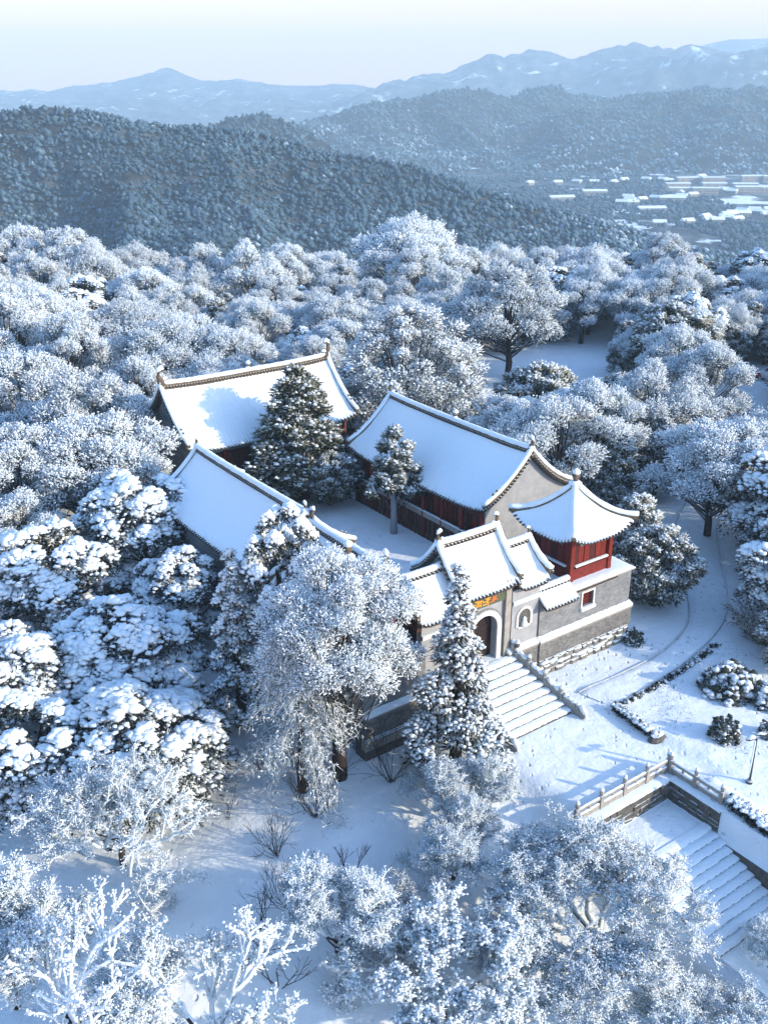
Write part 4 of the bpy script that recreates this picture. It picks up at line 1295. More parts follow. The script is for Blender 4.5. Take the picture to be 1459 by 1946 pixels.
m = MB(); m.tube([(-0.62, 0, 2.72), (-0.5, 0, 2.78), (-0.22, 0, 2.80), (-0.1, 0, 2.75)], [0.03, 0.17, 0.17, 0.03], 10, True, 0.5); m.build('head_snow', M['snow'], h_, True)
m = MB(); m.tube([(0.10, .05, 2.74), (0.18, .05, 2.78), (0.50, .05, 2.74), (0.58, .05, 2.70)], [0.03, 0.17, 0.17, 0.03], 10, True, 0.35); h_ = m.build('lamp_head', M['metal'], lamp, True)
m = MB(); m.tube([(0.02, .05, 2.80), (0.2, .07, 2.84), (0.34, .07, 2.83)], [0.03, 0.12, 0.05], 8, True, 0.4); m.build('head_snow', M['snow'], h_, True)

# dark boulder at the corner of the lawn
bx0, by0 = W(37.45, 27.15)
m = MB()
q = random.Random(3)
m.lathe([(0.05, -0.2), (0.42, -0.15), (0.46, 0.12), (0.36, 0.32), (0.15, 0.42)], n=9)
m.v = [(p[0] * 1.25 + q.uniform(-.06, .06), p[1] * .8 + q.uniform(-.06, .06), p[2] + q.uniform(-.05, .05)) for p in m.v]
b = m.build('boulder', M['dark_stone'], None, False, None, (bx0, by0, 0), 0.6)
tag(b, "dark boulder with a dab of snow at the corner of the lawn by the plaza", "rock")
m = MB(); m.tube([(-.22, .05, .40), (-.05, .08, .47), (.08, .06, .42)], [.03, .10, .03], 7, True, .6); m.build('snow_cap', M['snow'], b, True)

# ------------------------------------------------------------------ service shed, parked car and scooter by the far path
sx_, sy_ = 40.3, 119.5
shed = empty('shed', (sx_, sy_, float(ground_z(sx_, sy_))), 0.05, "low dark shed with a flat snowy roof at the right edge behind trees", "shed")
m = MB(); m.box(-3, 3, 0, 3.0, -0.3, 2.3); m.build('wall', M['dark_stone'], shed)
m = MB(); m.box(-3.3, 3.2, -0.5, 3.3, 2.302, 2.45); m.build('roof', M['brown'], shed)
m = MB(); m.box(-3.3, 3.2, -0.5, 3.3, 2.453, 2.72); m.build('roof_snow', M['snow'], shed)
for k in range(3):
    m = MB(); m.box(-2.6 + k * 1.8, -1.3 + k * 1.8, -0.04, -0.003, 0.9, 1.9); m.build('window', M['black'], shed)
m = MB(); m.box(3.25, 6.0, -0.6, 2.5, 2.25, 2.5); m.build('porch_roof', M['brown'], shed)
for xx in (3.6, 5.7):
    m = MB(); m.box(xx - .1, xx + .1, -0.4, -0.2, -0.3, 2.247); m.build('porch_post', M['brown'], shed)

cx_, cy_ = 45.6, 113.6
car = empty('parked_car', (cx_, cy_, float(ground_z(cx_, cy_)) + 0.02), math.radians(25), "white parked car cut off by the right edge of the picture", "car")
car_paint = mat_noise("white_car_paint", (0.62, 0.63, 0.64), (0.68, 0.69, 0.70), 2, 0.35, 0)
rubber = mat_noise("black_rubber", (0.012, 0.012, 0.013), (0.02, 0.02, 0.02), 6, 0.8, 0.1)
glass = mat_noise("car_glass", (0.02, 0.025, 0.03), (0.03, 0.035, 0.04), 2, 0.1, 0)
red_paint = mat_noise("red_scooter_paint", (0.45, 0.02, 0.03), (0.55, 0.03, 0.05), 5, 0.35, 0)
m = MB(); m.prism([(-2.1, .32), (-2.15, .6), (-2.0, .85), (-1.3, .95), (-.7, 1.40), (.9, 1.42), (1.7, .98), (2.1, .9), (2.15, .35)], -.82, .82); m.build('body', car_paint, car)
m = MB()
for s in (-.823, .823): m.add([(-1.15, s, .97), (-.65, s, 1.34), (.85, s, 1.35), (1.45, s, .99)], [(0, 1, 2, 3)])
m.build('side_windows', glass, car)
m = MB(); m.add([(-1.34, -.7, .97), (-1.34, .7, .97), (-.76, .66, 1.38), (-.76, -.66, 1.38)], [(0, 1, 2, 3)]); m.build('windscreen', glass, car)
for sx2 in (-1.35, 1.35):
    for sy2 in (-.8, .8):
        m = MB(); m.tube([(sx2, sy2 - .1, .32), (sx2, sy2 + .1, .32)], .32, 14); w_ = m.build('wheel', rubber, car)
        m = MB(); m.tube([(sx2, sy2 - .105, .32), (sx2, sy2 + .105, .32)], .17, 10); m.build('rim', car_paint, w_)
for s in (-.6, .6):
    m = MB(); m.box(-2.17, -2.10, s - .17, s + .17, .62, .76); m.build('headlight', M['white'], car)
m = MB(); m.box(-.65, .85, -.7, .7, 1.425, 1.52); m.build('roof_snow', M['snow'], car)
cx_, cy_ = 43.6, 113.2
sc = empty('scooter', (cx_, cy_, float(ground_z(cx_, cy_)) + 0.02), math.radians(10), "small red scooter parked beside the white car", "scooter")
m = MB(); m.tube([(-.65, 0, .55), (-.3, 0, .62), (0, 0, .36), (.3, 0, .36), (.45, 0, .75), (.5, 0, .95)], [.12, .16, .12, .12, .16, .08], 8); m.build('body', red_paint, sc, True)
m = MB(); m.tube([(-.7, 0, .76), (-.4, 0, .80), (-.05, 0, .72)], [.08, .13, .06], 8, True, .6); m.build('seat', rubber, sc, True)
for xx in (-.5, .6):
    m = MB(); m.tube([(xx, -.06, .24), (xx, .06, .24)], .24, 12); m.build('wheel', rubber, sc)
m = MB(); m.tube([(.48, -.3, 1.0), (.5, 0, 1.02), (.48, .3, 1.0)], .025, 6); m.build('handlebar', rubber, sc)

# ------------------------------------------------------------------ village in the valley
q = random.Random(77)
house_wall = mat_noise("village_wall", (0.22, 0.21, 0.20), (0.42, 0.41, 0.39), 0.3, 0.9, 0)
def house_proto(L, D, H, rh, name):
    w = MB(); w.box(-L / 2, L / 2, -D / 2, D / 2, -4, H)
    w.prism([(-L / 2, H), (L / 2, H), (L / 2, H + .05), (-L / 2, H + .05)], -D / 2, D / 2) if False else None
    r = MB()
    r.add([(-L / 2 - .6, -D / 2 - .8, H), (L / 2 + .6, -D / 2 - .8, H), (L / 2 + .6, D / 2 + .8, H), (-L / 2 - .6, D / 2 + .8, H), (-L / 2 - .6, 0, H + rh), (L / 2 + .6, 0, H + rh)],
          [(0, 1, 5, 4), (2, 3, 4, 5), (1, 2, 5), (3, 0, 4), (3, 2, 1, 0)])
    win = MB()
    n = max(3, int(L / 3.5))
    for st_ in range(max(1, int(H / 3.2))):
        for k in range(n):
            x = -L / 2 + (k + .5) * L / n
            win.box(x - .7, x + .7, -D / 2 - .06, -D / 2 - .01, st_ * 3.2 + 1.0, st_ * 3.2 + 2.4)
    return w.mesh('wall', house_wall), r.mesh('roof', M['snow']), win.mesh('window', M['black'])
protos = {'house': house_proto(14, 9, 4, 3.0, 'h'), 'hall': house_proto(34, 13, 5, 2.5, 's'), 'block': house_proto(36, 11, 9, 1.5, 'b')}
def put_house(kind, x, y, rz, label, cat, group):
    w, r, wi = protos[kind]
    nm = {'house': 'village_house', 'hall': 'long_shed', 'block': 'apartment_row'}[kind]
    e = empty(nm, (x, y, float(valley_z(np.array(x), np.array(y)))), rz, label, cat, group)
    obj('wall', w, e); obj('roof', r, e)
    o = obj('windows', wi, e); tag(o, kind='stuff')
for (x0, y0, n, dx, dy, spread, where) in ((300, 1390, 26, 14, 8, 22, "in the far row under the dark hill"), (420, 1290, 30, 12, -6, 24, "in the middle of the valley village"), (520, 1180, 26, 12, 7, 26, "on the near right side of the valley"),
                                    (330, 1160, 22, 12, 10, 26, "on the near left side of the village"), (640, 1330, 22, 12, -8, 26, "towards the right edge of the valley"), (420, 1060, 9, 20, 8, 24, "nearest the hilltop wood"), (250, 1650, 12, 24, 5, 22, "at the back foot of the hill")):
    for k in range(n):
        x, y = x0 + k * dx + q.uniform(-spread, spread), y0 + k * dy + q.uniform(-spread, spread)
        put_house('house', x, y, q.uniform(-.8, .8), "small snow roofed village house " + where, "house", "village houses " + where)
for (x0, y0, n, where) in ((430, 1560, 7, "in the middle row below the far hill"), (410, 1490, 6, "in the front row below the far hill"), (470, 1650, 6, "in the back row below the far hill")):
    for k in range(n):
        put_house('block', x0 + k * 52 + q.uniform(-12, 12), y0 + k * 4 + q.uniform(-16, 16), q.uniform(-.12, .2), "snow roofed apartment block " + where, "apartment block", "apartment blocks " + where)
for (x, y, rz, lab) in ((330, 1290, .1, "long low snow roofed shed at the left end of the village"), (390, 1420, -.1, "long low snow roofed shed before the apartment blocks"), (560, 1290, .6, "slanting long shed beside its twin, left one of the pair"), (600, 1262, .6, "slanting long shed beside its twin, right one of the pair"), (300, 1500, 0, "long low shed far back at the left end of the valley"), (240, 1420, .2, "long low shed nearest the left hill's tail")):
    put_house('hall', x, y, rz, lab, "shed", "long sheds in the valley")
# ------------------------------------------------------------------ tree materials
def mat_crown(name, dark, dark2, frost, snow=SNOW_C, warm=None):
    """twigs and needles with rime and snow: the mesh attribute 'snow' says how much lies on each piece"""
    m, nt, p = new_mat(name)
    at = nt.nodes.new("ShaderNodeAttribute"); at.attribute_name = "snow"
    oi = nt.nodes.new("ShaderNodeObjectInfo")
    r = ramp(nt, at.outputs["Fac"], [(0.05, dark), (0.30, dark2), (0.58, frost), (0.85, snow)])
    g = nt.nodes.new("ShaderNodeNewGeometry")
    hs = nt.nodes.new("ShaderNodeHueSaturation")
    mr = nt.nodes.new("ShaderNodeMapRange"); mr.inputs[3].default_value = 0.86; mr.inputs[4].default_value = 1.06
    nt.links.new(oi.outputs["Random"], mr.inputs[0]); nt.links.new(mr.outputs[0], hs.inputs["Value"])
    nt.links.new(r.outputs[0], hs.inputs["Color"])
    nt.links.new(hs.outputs[0], p.inputs["Base Color"])
    p.inputs["Roughness"].default_value = 0.9
    p.inputs["Specular IOR Level"].default_value = 0.1
    return m
M['frosted'] = mat_crown("rime_twigs", (0.034, 0.036, 0.040), (0.27, 0.31, 0.345), (0.64, 0.735, 0.80))
M['ever'] = mat_crown("snowy_needles", (0.014, 0.022, 0.018), (0.05, 0.065, 0.058), (0.45, 0.49, 0.52))
M['juniper'] = mat_crown("frosted_juniper", (0.014, 0.020, 0.013), (0.055, 0.066, 0.045), (0.34, 0.37, 0.36))
M['bare'] = mat_crown("bare_twigs", (0.022, 0.017, 0.014), (0.06, 0.048, 0.04), (0.4, 0.4, 0.42))

# ------------------------------------------------------------------ vectorised bits
def unit(v):
    return v / np.maximum(np.linalg.norm(v, axis=-1, keepdims=True), 1e-9)
def rdirs(g, n):
    return unit(g.normal(size=(n, 3)))
class Bits:
    def __init__(self): self.V, self.F, self.S, self.n = [], [], [], 0
    def push(self, V, F, S):
        self.V.append(V.reshape(-1, 3)); self.F.append(F.reshape(-1, 3) + self.n); self.S.append(S.reshape(-1)); self.n += len(self.V[-1])
    def spikes(self, P, D, L, Wd, s0, s1, g):
        """thin three sided twigs from P along D; snow s0 at the foot and s1 at the tip"""
        n = len(P)
        a = unit(np.cross(D, rdirs(g, n))); b = np.cross(D, a)
        L = np.broadcast_to(L, n); Wd = np.broadcast_to(Wd, n)
        w = Wd[:, None]
        v0 = P + a * w; v1 = P + (-0.5 * a + 0.87 * b) * w; v2 = P + (-0.5 * a - 0.87 * b) * w; v3 = P + D * L[:, None]
        V = np.stack([v0, v1, v2, v3], 1)
        base = np.arange(n)[:, None, None] * 4
        F = base + np.array([[0, 1, 3], [1, 2, 3], [2, 0, 3]])[None]
        S = np.stack([np.broadcast_to(s0, n)] * 3 + [np.broadcast_to(s1, n)], 1)
        self.push(V, F, S)
    def leaves(self, P, D, L, Wd, s, g):
        """small flat diamonds (clumps of rimed leaves)"""
        n = len(P)
        a = unit(np.cross(D, rdirs(g, n)))
        L = np.broadcast_to(L, n)[:, None]; Wd = np.broadcast_to(Wd, n)[:, None]
        V = np.stack([P, P + D * L * 0.5 + a * Wd, P + D * L, P + D * L * 0.5 - a * Wd], 1)
        F = np.arange(n)[:, None, None] * 4 + np.array([[0, 1, 2], [0, 2, 3]])[None]
        S = np.repeat(np.broadcast_to(s, n)[:, None], 4, 1)
        self.push(V, F, S)
    def lumps(self, P, R, g, s_top, s_bot, squash=0.7, tmpl=None):
        """little rounded snow lumps"""
        T, TF = tmpl if tmpl else ICO
        n = len(P)
        R = np.broadcast_to(R, n)
        j = 1 + 0.28 * g.normal(size=(n, len(T))).clip(-2, 2)
        V = T[None] * j[:, :, None] * R[:, None, None]
        V[:, :, 2] *= squash
        V = V + P[:, None]
        F = np.arange(n)[:, None, None] * len(T) + TF[None]
        t = (T[:, 2] * 0.5 + 0.5)
        st, sb = np.broadcast_to(s_top, n)[:, None], np.broadcast_to(s_bot, n)[:, None]
        k = np.clip((t[None] - 0.25) * 2.2, 0, 1)
        self.push(V, F, sb + (st - sb) * k)
    def limb(self, A, B_, ra, rb, s_top=0.9, s_bot=0.0, n=4):
        """tapered square-section branch with snow lying along its top"""
        A, B_ = np.asarray(A, float), np.asarray(B_, float)
        d = unit((B_ - A)[None])[0]
        ref = np.array([0, 0, 1.0]) if abs(d[2]) < 0.9 else np.array([1.0, 0, 0])
        a = unit(np.cross(d, ref)[None])[0]; b = np.cross(a, d)
        ring = [(math.cos(2 * math.pi * k / n), math.sin(2 * math.pi * k / n)) for k in range(n)]
        V, S = [], []
        for p, r in ((A, ra), (B_, rb)):
            for c, s in ring:
                V.append(p + (a * c + b * s) * r); S.append(s_top if (b * s + a * c)[2] > 0.35 else s_bot)
        F = []
        for k in range(n):
            k2 = (k + 1) % n
            F += [(k, k2, n + k2), (k, n + k2, n + k)]
        self.push(np.array(V), np.array(F), np.array(S, float))
    def mesh(self, name, mat, smooth=False):
        me = mesh_np(name, np.concatenate(self.V), np.concatenate(self.F), mat, smooth, {"snow": np.concatenate(self.S)})
        return me

def _ico():
    t = (1 + 5 ** 0.5) / 2
    V = np.array([(-1, t, 0), (1, t, 0), (-1, -t, 0), (1, -t, 0), (0, -1, t), (0, 1, t), (0, -1, -t), (0, 1, -t), (t, 0, -1), (t, 0, 1), (-t, 0, -1), (-t, 0, 1)], float)
    F = np.array([(0, 11, 5), (0, 5, 1), (0, 1, 7), (0, 7, 10), (0, 10, 11), (1, 5, 9), (5, 11, 4), (11, 10, 2), (10, 7, 6), (7, 1, 8), (3, 9, 4), (3, 4, 2), (3, 2, 6), (3, 6, 8), (3, 8, 9), (4, 9, 5), (2, 4, 11), (6, 2, 10), (8, 6, 7), (9, 8, 1)])
    return unit(V), F
ICO = _ico()
OCT = (np.array([(1, 0, 0), (0, 1, 0), (-1, 0, 0), (0, -1, 0), (0, 0, 1), (0, 0, -1)], float),
       np.array([(0, 1, 4), (1, 2, 4), (2, 3, 4), (3, 0, 4), (1, 0, 5), (2, 1, 5), (3, 2, 5), (0, 3, 5)]))

def dart(g, n, fn, dmin, tries=40):
    """well spread points from the sampler fn"""
    out = []
    for _ in range(n * tries):
        if len(out) >= n: break
        p = fn()
        if all((p - q) @ (p - q) > dmin * dmin for q in out): out.append(p)
    return np.array(out)

def trunk_mesh(g, H, r, lean=0.0, limbs=(), name='trunk'):
    m = MB()
    pts = [(0, 0, -1.5)]
    x = y = 0
    for k in range(1, 6):
        x += g.normal() * r * 0.5 + lean * H / 6; y += g.normal() * r * 0.5
        pts.append((x, y, H * k / 5))
    m.tube(pts, [r * 1.25, r * 1.05, r * .9, r * .8, r * .65, r * .4], 7)
    return m.mesh(name, M['bark'], True), np.array(pts)

def crown_limbs(B, g, top, clumps, r, frac=1.0, base=None):
    """branches from the trunk to the clumps"""
    for c in clumps:
        if g.random() > frac: continue
        h = np.clip(c[2] * g.uniform(0.25, 0.6), 0, None)
        a = np.array([np.interp(h, top[:, 2], top[:, 0]), np.interp(h, top[:, 2], top[:, 1]), max(h, top[1, 2] * .9)])
        mid = a * 0.45 + c * 0.55 + np.array([0, 0, -0.08 * np.linalg.norm(c - a)]) + g.normal(size=3) * 0.12
        B.limb(a, mid, r, r * .6); B.limb(mid, c, r * .6, r * .25)

# ---- rimed broadleaf tree: a granular dome of white twig fans
def frosted_tree(seed, R=4.0, H=8.0, nc=95, per=170, L=0.26, wd=0.036, flat=0.8, spread=1.0, snowy=0.78, tall=0.45, gap=0.0):
    g = np.random.default_rng(seed)
    tm, tp = trunk_mesh(g, H * 0.72, 0.028 * H + 0.03)
    cz = H * (1 - tall * 0.9)
    lob = rdirs(g, 7); ph = g.uniform(0.75, 1.15, 7)
    def samp():
        d = rdirs(g, 1)[0]
        if d[2] < -0.35: d[2] *= -0.5
        d = d / np.linalg.norm(d)
        k = max(ph[i] * (lob[i] @ d) for i in range(7))
        rad = (0.72 + 0.30 * k) * g.uniform(0.55, 1.0) ** 0.45
        return np.array([d[0] * R * rad * spread, d[1] * R * rad * spread, cz + d[2] * H * tall * rad])
    big = dart(g, max(12, nc // 6), samp, R * 0.42)
    def around():
        c = big[g.integers(len(big))]; d = rdirs(g, 1)[0]
        if d[2] < -.2: d[2] *= -.6
        return c + d * R * np.array([.27, .27, .22]) * g.uniform(.6, 1.05)
    cl = dart(g, nc, around, R * 0.15)
    B = Bits()
    crown_limbs(B, g, tp, cl, 0.022 * R, 0.55)
    cen = np.array([0, 0, cz - 0.25 * R])
    for c in cl:
        rc = R * g.uniform(0.13, 0.21)
        out = unit((c - cen)[None])[0]
        n = int(per * g.uniform(0.7, 1.3))
        d0 = rdirs(g, n)
        d = unit(d0 + 0.55 * out + np.array([0, 0, 0.35]))
        P = c + d0 * (rc * g.uniform(0.25, 1.0, n) ** 0.5)[:, None] * np.array([1, 1, flat])
        D = unit(d + 0.35 * g.normal(size=(n, 3)))
        up = (d0[:, 2] * 0.5 + 0.5)
        s = np.clip(snowy * 0.75 + 0.55 * up - 0.10 + 0.30 * g.normal(size=n), 0.05, 1)
        ll = L * g.uniform(0.6, 1.3, n)
        B.spikes(P, D, ll, wd * g.uniform(0.7, 1.5, n), np.clip(s - 0.22, 0, 1), s, g)
        k = n // 3
        B.lumps((P + D * ll[:, None])[:k], wd * g.uniform(1.3, 2.6, k), g, np.clip(s[:k] + .2, 0, 1), s[:k] * .6, 0.85, OCT)
    return tm, B.mesh('crown', M['frosted'])

# ---- broad evergreen carrying heaped snow
def snowy_evergreen(seed, R=4.0, H=8.0, nc=45, per=64, lump=0.27, tall=0.5, snowy=0.72, mat='ever', needles=1.25):
    g = np.random.default_rng(seed)
    tm, tp = trunk_mesh(g, H * 0.75, 0.03 * H)
    cz = H * (1 - tall)
    def samp():
        d = rdirs(g, 1)[0]
        if d[2] < -0.45: d[2] *= -0.6
        d /= np.linalg.norm(d)
        rad = g.uniform(0.60, 1.0) ** 0.5
        return np.array([d[0] * R * rad, d[1] * R * rad, cz + d[2] * H * tall * rad])
    cl = dart(g, nc, samp, R * 0.24)
    B = Bits()
    crown_limbs(B, g, tp, cl, 0.02 * R, 0.5)
    for c in cl:
        rc = R * g.uniform(0.19, 0.30)
        out = unit((c * np.array([1, 1, 0]))[None] + 1e-6)[0]
        # drooping pad: wide, domed, tilted down outward
        n = int(per * g.uniform(0.8, 1.3))
        th = g.uniform(0, 2 * math.pi, n); rr_ = rc * np.sqrt(g.uniform(0, 1, n))
        dome = (1 - (rr_ / rc) ** 2) * rc * 0.62
        P = np.stack([c[0] + rr_ * np.cos(th), c[1] + rr_ * np.sin(th), c[2] + dome], -1)
        P[:, 2] -= 0.35 * ((P - c) @ out) * (0.4 + 0.6 * g.random())
        edge = (rr_ / rc)
        sz = lump * g.uniform(0.55, 1.25, n) * (1.05 - 0.45 * edge)
        keep = g.random(n) < snowy
        # the smooth heap lying over the pad
        m_ = 9
        th2 = g.uniform(0, 2 * math.pi, m_); r2 = rc * .62 * np.sqrt(g.uniform(0, 1, m_))
        HP = np.stack([c[0] + r2 * np.cos(th2), c[1] + r2 * np.sin(th2), c[2] + (1 - (r2 / rc) ** 2) * rc * .50], -1)
        HP[:, 2] -= 0.35 * ((HP - c) @ out)
        B.lumps(HP, rc * g.uniform(.22, .40, m_), g, np.full(m_, 1.0), np.full(m_, .5), 0.55)
        B.lumps(P[keep], sz[keep], g, np.full(keep.sum(), 1.0), np.full(keep.sum(), 0.35), 0.62)
        # needles under and around the pad
        k = int(n * 2.4 * needles)
        th = g.uniform(0, 2 * math.pi, k); rr_ = rc * g.uniform(0.3, 1.08, k)
        Q = np.stack([c[0] + rr_ * np.cos(th), c[1] + rr_ * np.sin(th), c[2] + (1 - (rr_ / rc) ** 2) * rc * 0.45 - rc * g.uniform(0.0, 0.65, k)], -1)
        Q[:, 2] -= 0.35 * ((Q - c) @ out)
        D = unit(np.stack([np.cos(th), np.sin(th), g.uniform(-0.9, 0.25, k)], -1) + 0.35 * g.normal(size=(k, 3)))
        s = np.clip(0.28 + 0.30 * g.normal(size=k), 0, 0.9)
        B.spikes(Q, D, lump * g.uniform(0.8, 1.7, k), lump * 0.20, s * .7, s, g)
        k2 = k // 4
        B.lumps(Q[:k2] + D[:k2] * lump * .5, lump * g.uniform(.3, .55, k2), g, np.clip(s[:k2] + .45, 0, 1), s[:k2] * .5, 0.7, OCT)
    return tm, B.mesh('crown', M[mat], True)

# ---- conical juniper / cypress with frosted sprays
def juniper(seed, R=3.5, H=10.0, nc=90, per=90, lo=0.12, snowy=0.35, L=0.36, power=0.75, mat='juniper', droop=0.0, lumps_=0.3, round_=False, tier=0):
    g = np.random.default_rng(seed)
    tm, tp = trunk_mesh(g, H * 0.8, 0.026 * H)
    def samp():
        h = g.uniform(0, 1) ** 1.15
        a = g.uniform(0, 2 * math.pi)
        rmax = R * ((1 - h) ** power if not round_ else math.sqrt(max(0.02, 1 - (2 * h - 1) ** 2)) ) * (0.9 + 0.25 * math.sin(3 * a + seed) * 0.6) * (1.0 if not tier else 0.62 + 0.55 * abs(math.sin(h * tier + 0.8 * math.sin(2 * a + seed))))
        q = g.uniform(0.45, 1.0) ** 0.5
        return np.array([rmax * q * math.cos(a), rmax * q * math.sin(a), H * (lo + (1 - lo) * h)])
    cl = dart(g, nc, samp, R * 0.16)
    B = Bits()
    crown_limbs(B, g, tp, cl, 0.018 * R, 0.4)
    for c in cl:
        rc = R * g.uniform(0.13, 0.23) * (0.75 + 0.5 * (1 - c[2] / H))
        out = unit((c * np.array([1, 1, 0]))[None] + 1e-6)[0]
        n = int(per * g.uniform(0.7, 1.3))
        d0 = rdirs(g, n)
        P = c + d0 * (rc * g.uniform(0.3, 1.0, n))[:, None] * np.array([1, 1, 0.8])
        P[:, 2] -= droop * ((P - c) @ out)
        D = unit(d0 + 0.5 * out + np.array([0, 0, 0.35 - droop]) + 0.25 * g.normal(size=(n, 3)))
        s = np.clip(snowy * (0.35 + 0.9 * (d0[:, 2] * .5 + .5)) + 0.22 * g.normal(size=n), 0, 1)
        ll = L * g.uniform(0.6, 1.25, n)
        B.spikes(P, D, ll, 0.16 * L * g.uniform(.8, 1.5, n), s * .55, s, g)
        up = np.where((d0[:, 2] > 0.1) & (g.random(n) < lumps_))[0]
        if len(up): B.lumps(P[up] + D[up] * ll[up, None] * .5, 0.34 * L * g.uniform(.7, 1.5, len(up)), g, np.clip(s[up] + .45, 0, 1), s[up] * .4, 0.7, ICO if lumps_ > .5 else OCT)
    return tm, B.mesh('crown', M[mat], lumps_ > .5)

# ---- drooping rimed tree: strings of fine twigs hanging from arched boughs
def weeping_tree(seed, R=3.5, H=12.0, nb=60, lo=0.15, snowy=0.6, wd=0.03):
    g = np.random.default_rng(seed)
    tm, tp = trunk_mesh(g, H * 0.85, 0.026 * H)
    B = Bits()
    for b in range(nb):
        h = lo + (0.98 - lo) * (b / nb) ** 0.9
        a = g.uniform(0, 2 * math.pi)
        reach = R * (0.35 + 0.75 * (1 - h) ** 0.7) * g.uniform(0.7, 1.1)
        z0 = H * h
        o = np.array([np.interp(z0, tp[:, 2], tp[:, 0]), np.interp(z0, tp[:, 2], tp[:, 1]), z0])
        prev = o
        ns = 6
        for k in range(1, ns + 1):
            t = k / ns
            p = o + np.array([math.cos(a) * reach * t, math.sin(a) * reach * t, reach * (0.45 * t - 0.95 * t * t)]) + g.normal(size=3) * 0.07
            B.limb(prev, p, 0.055 * (1.15 - t) + .012, 0.055 * (1.0 - t) + .012, 1.0, 0.25)
            n = 40
            q = prev + (p - prev) * g.random(n)[:, None] + g.normal(size=(n, 3)) * (0.10 + .18 * t)
            D = unit(np.array([math.cos(a) * .5, math.sin(a) * .5, -0.75]) + 0.55 * g.normal(size=(n, 3)))
            s = np.clip(snowy + 0.28 * g.normal(size=n), 0.05, 1)
            B.spikes(q, D, g.uniform(.15, .50, n), wd * g.uniform(.6, 1.1, n), s, s * .9, g)
            up = np.array([0, 0, 1.0]) + 0.6 * g.normal(size=(n // 2, 3)) + np.array([math.cos(a), math.sin(a), 0]) * .5
            B.spikes(q[:n // 2], unit(up), g.uniform(.15, .4, n // 2), wd, s[:n // 2] * .8, np.clip(s[:n // 2] + .3, 0, 1), g)
            k3 = n // 4
            B.lumps(q[:k3] + np.array([0, 0, .04]), wd * g.uniform(1.8, 3.6, k3), g, np.ones(k3), np.full(k3, .5), .75, OCT)
            prev = p
    return tm, B.mesh('crown', M['frosted'])

# ---- open crowned tree near the camera: every bough and twig is coated with rime
def rimed_tree(seed, H=7.0, levels=5, first=5, spread=0.9, r0=0.14, coat=0.04, twig=5, up=0.35, snowy=0.9, fine=0.30, fine_n=6, len0=None, tip_lump=True, start=0.25, mat='frosted'):
    g = np.random.default_rng(seed)
    tm, tp = trunk_mesh(g, H * start, r0)
    B = Bits()
    tips, dirs_, tr = [], [], []
    def grow(p, d, L, r, lev):
        ns = 3
        for k in range(ns):
            d = unit((d + 0.16 * g.normal(size=3) + np.array([0, 0, 0.05]))[None])[0]
            q = p + d * L / ns
            rr1 = r * (1 - 0.30 * (k + 1) / ns)
            c = coat * (0.5 + 0.5 * min(1, r / .05))
            heavy = min(1.0, 0.35 + 0.2 * lev)
            B.limb(p, q, r * (1 - .3 * k / ns) + c * .6, rr1 + c * .6, snowy, 0.0 if lev < 2 else 0.30 + 0.15 * lev, 4 if lev > 2 else 6)
            # ridge of snow along the top
            if abs(d[2]) < 0.93:
                o = np.array([0, 0, r + c * .55])
                B.limb(p + o, q + o, r * .75 + c * .6, rr1 * .7 + c * .55, 1.0, 0.85, 4)
            if lev >= 2:
                n = fine_n
                P = p + (q - p) * g.random(n)[:, None]
                D = unit(0.8 * d + 0.75 * g.normal(size=(n, 3)) + np.array([0, 0, .35]))
                s = np.clip(0.82 + 0.22 * g.normal(size=n), .15, 1)
                l2 = fine * g.uniform(.5, 1.35, n)
                B.spikes(P, D, l2, coat * .55 * g.uniform(.6, 1.3, n), s * .8, s, g)
                if tip_lump:
                    kk = max(1, n // 2)
                    B.lumps(P[:kk] + D[:kk] * l2[:kk, None] * .9, coat * g.uniform(.6, 1.2, kk), g, np.ones(kk), s[:kk] * .7, .85, OCT)
            p = q
        if lev < levels:
            nchild = 2 + (g.random() < 0.65) + (lev < 2)
            for c in range(nchild):
                ax = rdirs(g, 1)[0]
                dd = unit((d + spread * (0.55 + 0.12 * lev) * ax * (0.75 + .5 * g.random()) + np.array([0, 0, up * (0.6 if lev < 2 else 0.25)]))[None])[0]
                grow(p, dd, L * g.uniform(0.62, 0.88), r * g.uniform(.50, .68), lev + 1)
        else:
            tips.append(p); dirs_.append(d)
    L0 = len0 or H * 0.24
    o = tp[-1]
    for k in range(first):
        a = 2 * math.pi * (k + g.uniform(-.25, .25)) / first
        d = unit(np.array([[math.cos(a) * spread, math.sin(a) * spread, up + g.uniform(.15, .7)]]))[0]
        grow(o - np.array([0, 0, g.uniform(0, H * start * .35)]), d, L0 * g.uniform(.8, 1.2), r0 * g.uniform(.5, .7), 1)
    tips = np.array(tips); dirs_ = np.array(dirs_)
    for _ in range(twig):
        n = len(tips)
        D = unit(dirs_ + 0.7 * g.normal(size=(n, 3)) + np.array([0, 0, .2]))
        l2 = fine * g.uniform(.6, 1.5, n)
        s = np.clip(0.8 + .18 * g.normal(size=n), .2, 1)
        B.spikes(tips, D, l2, coat * .6, s * .85, s, g)
        B.lumps(tips + D * l2[:, None] * g.uniform(.4, 1, n)[:, None], coat * g.uniform(.6, 1.2, n), g, np.ones(n), s * .75, .85, OCT)
    return tm, B.mesh('crown', M[mat], True)

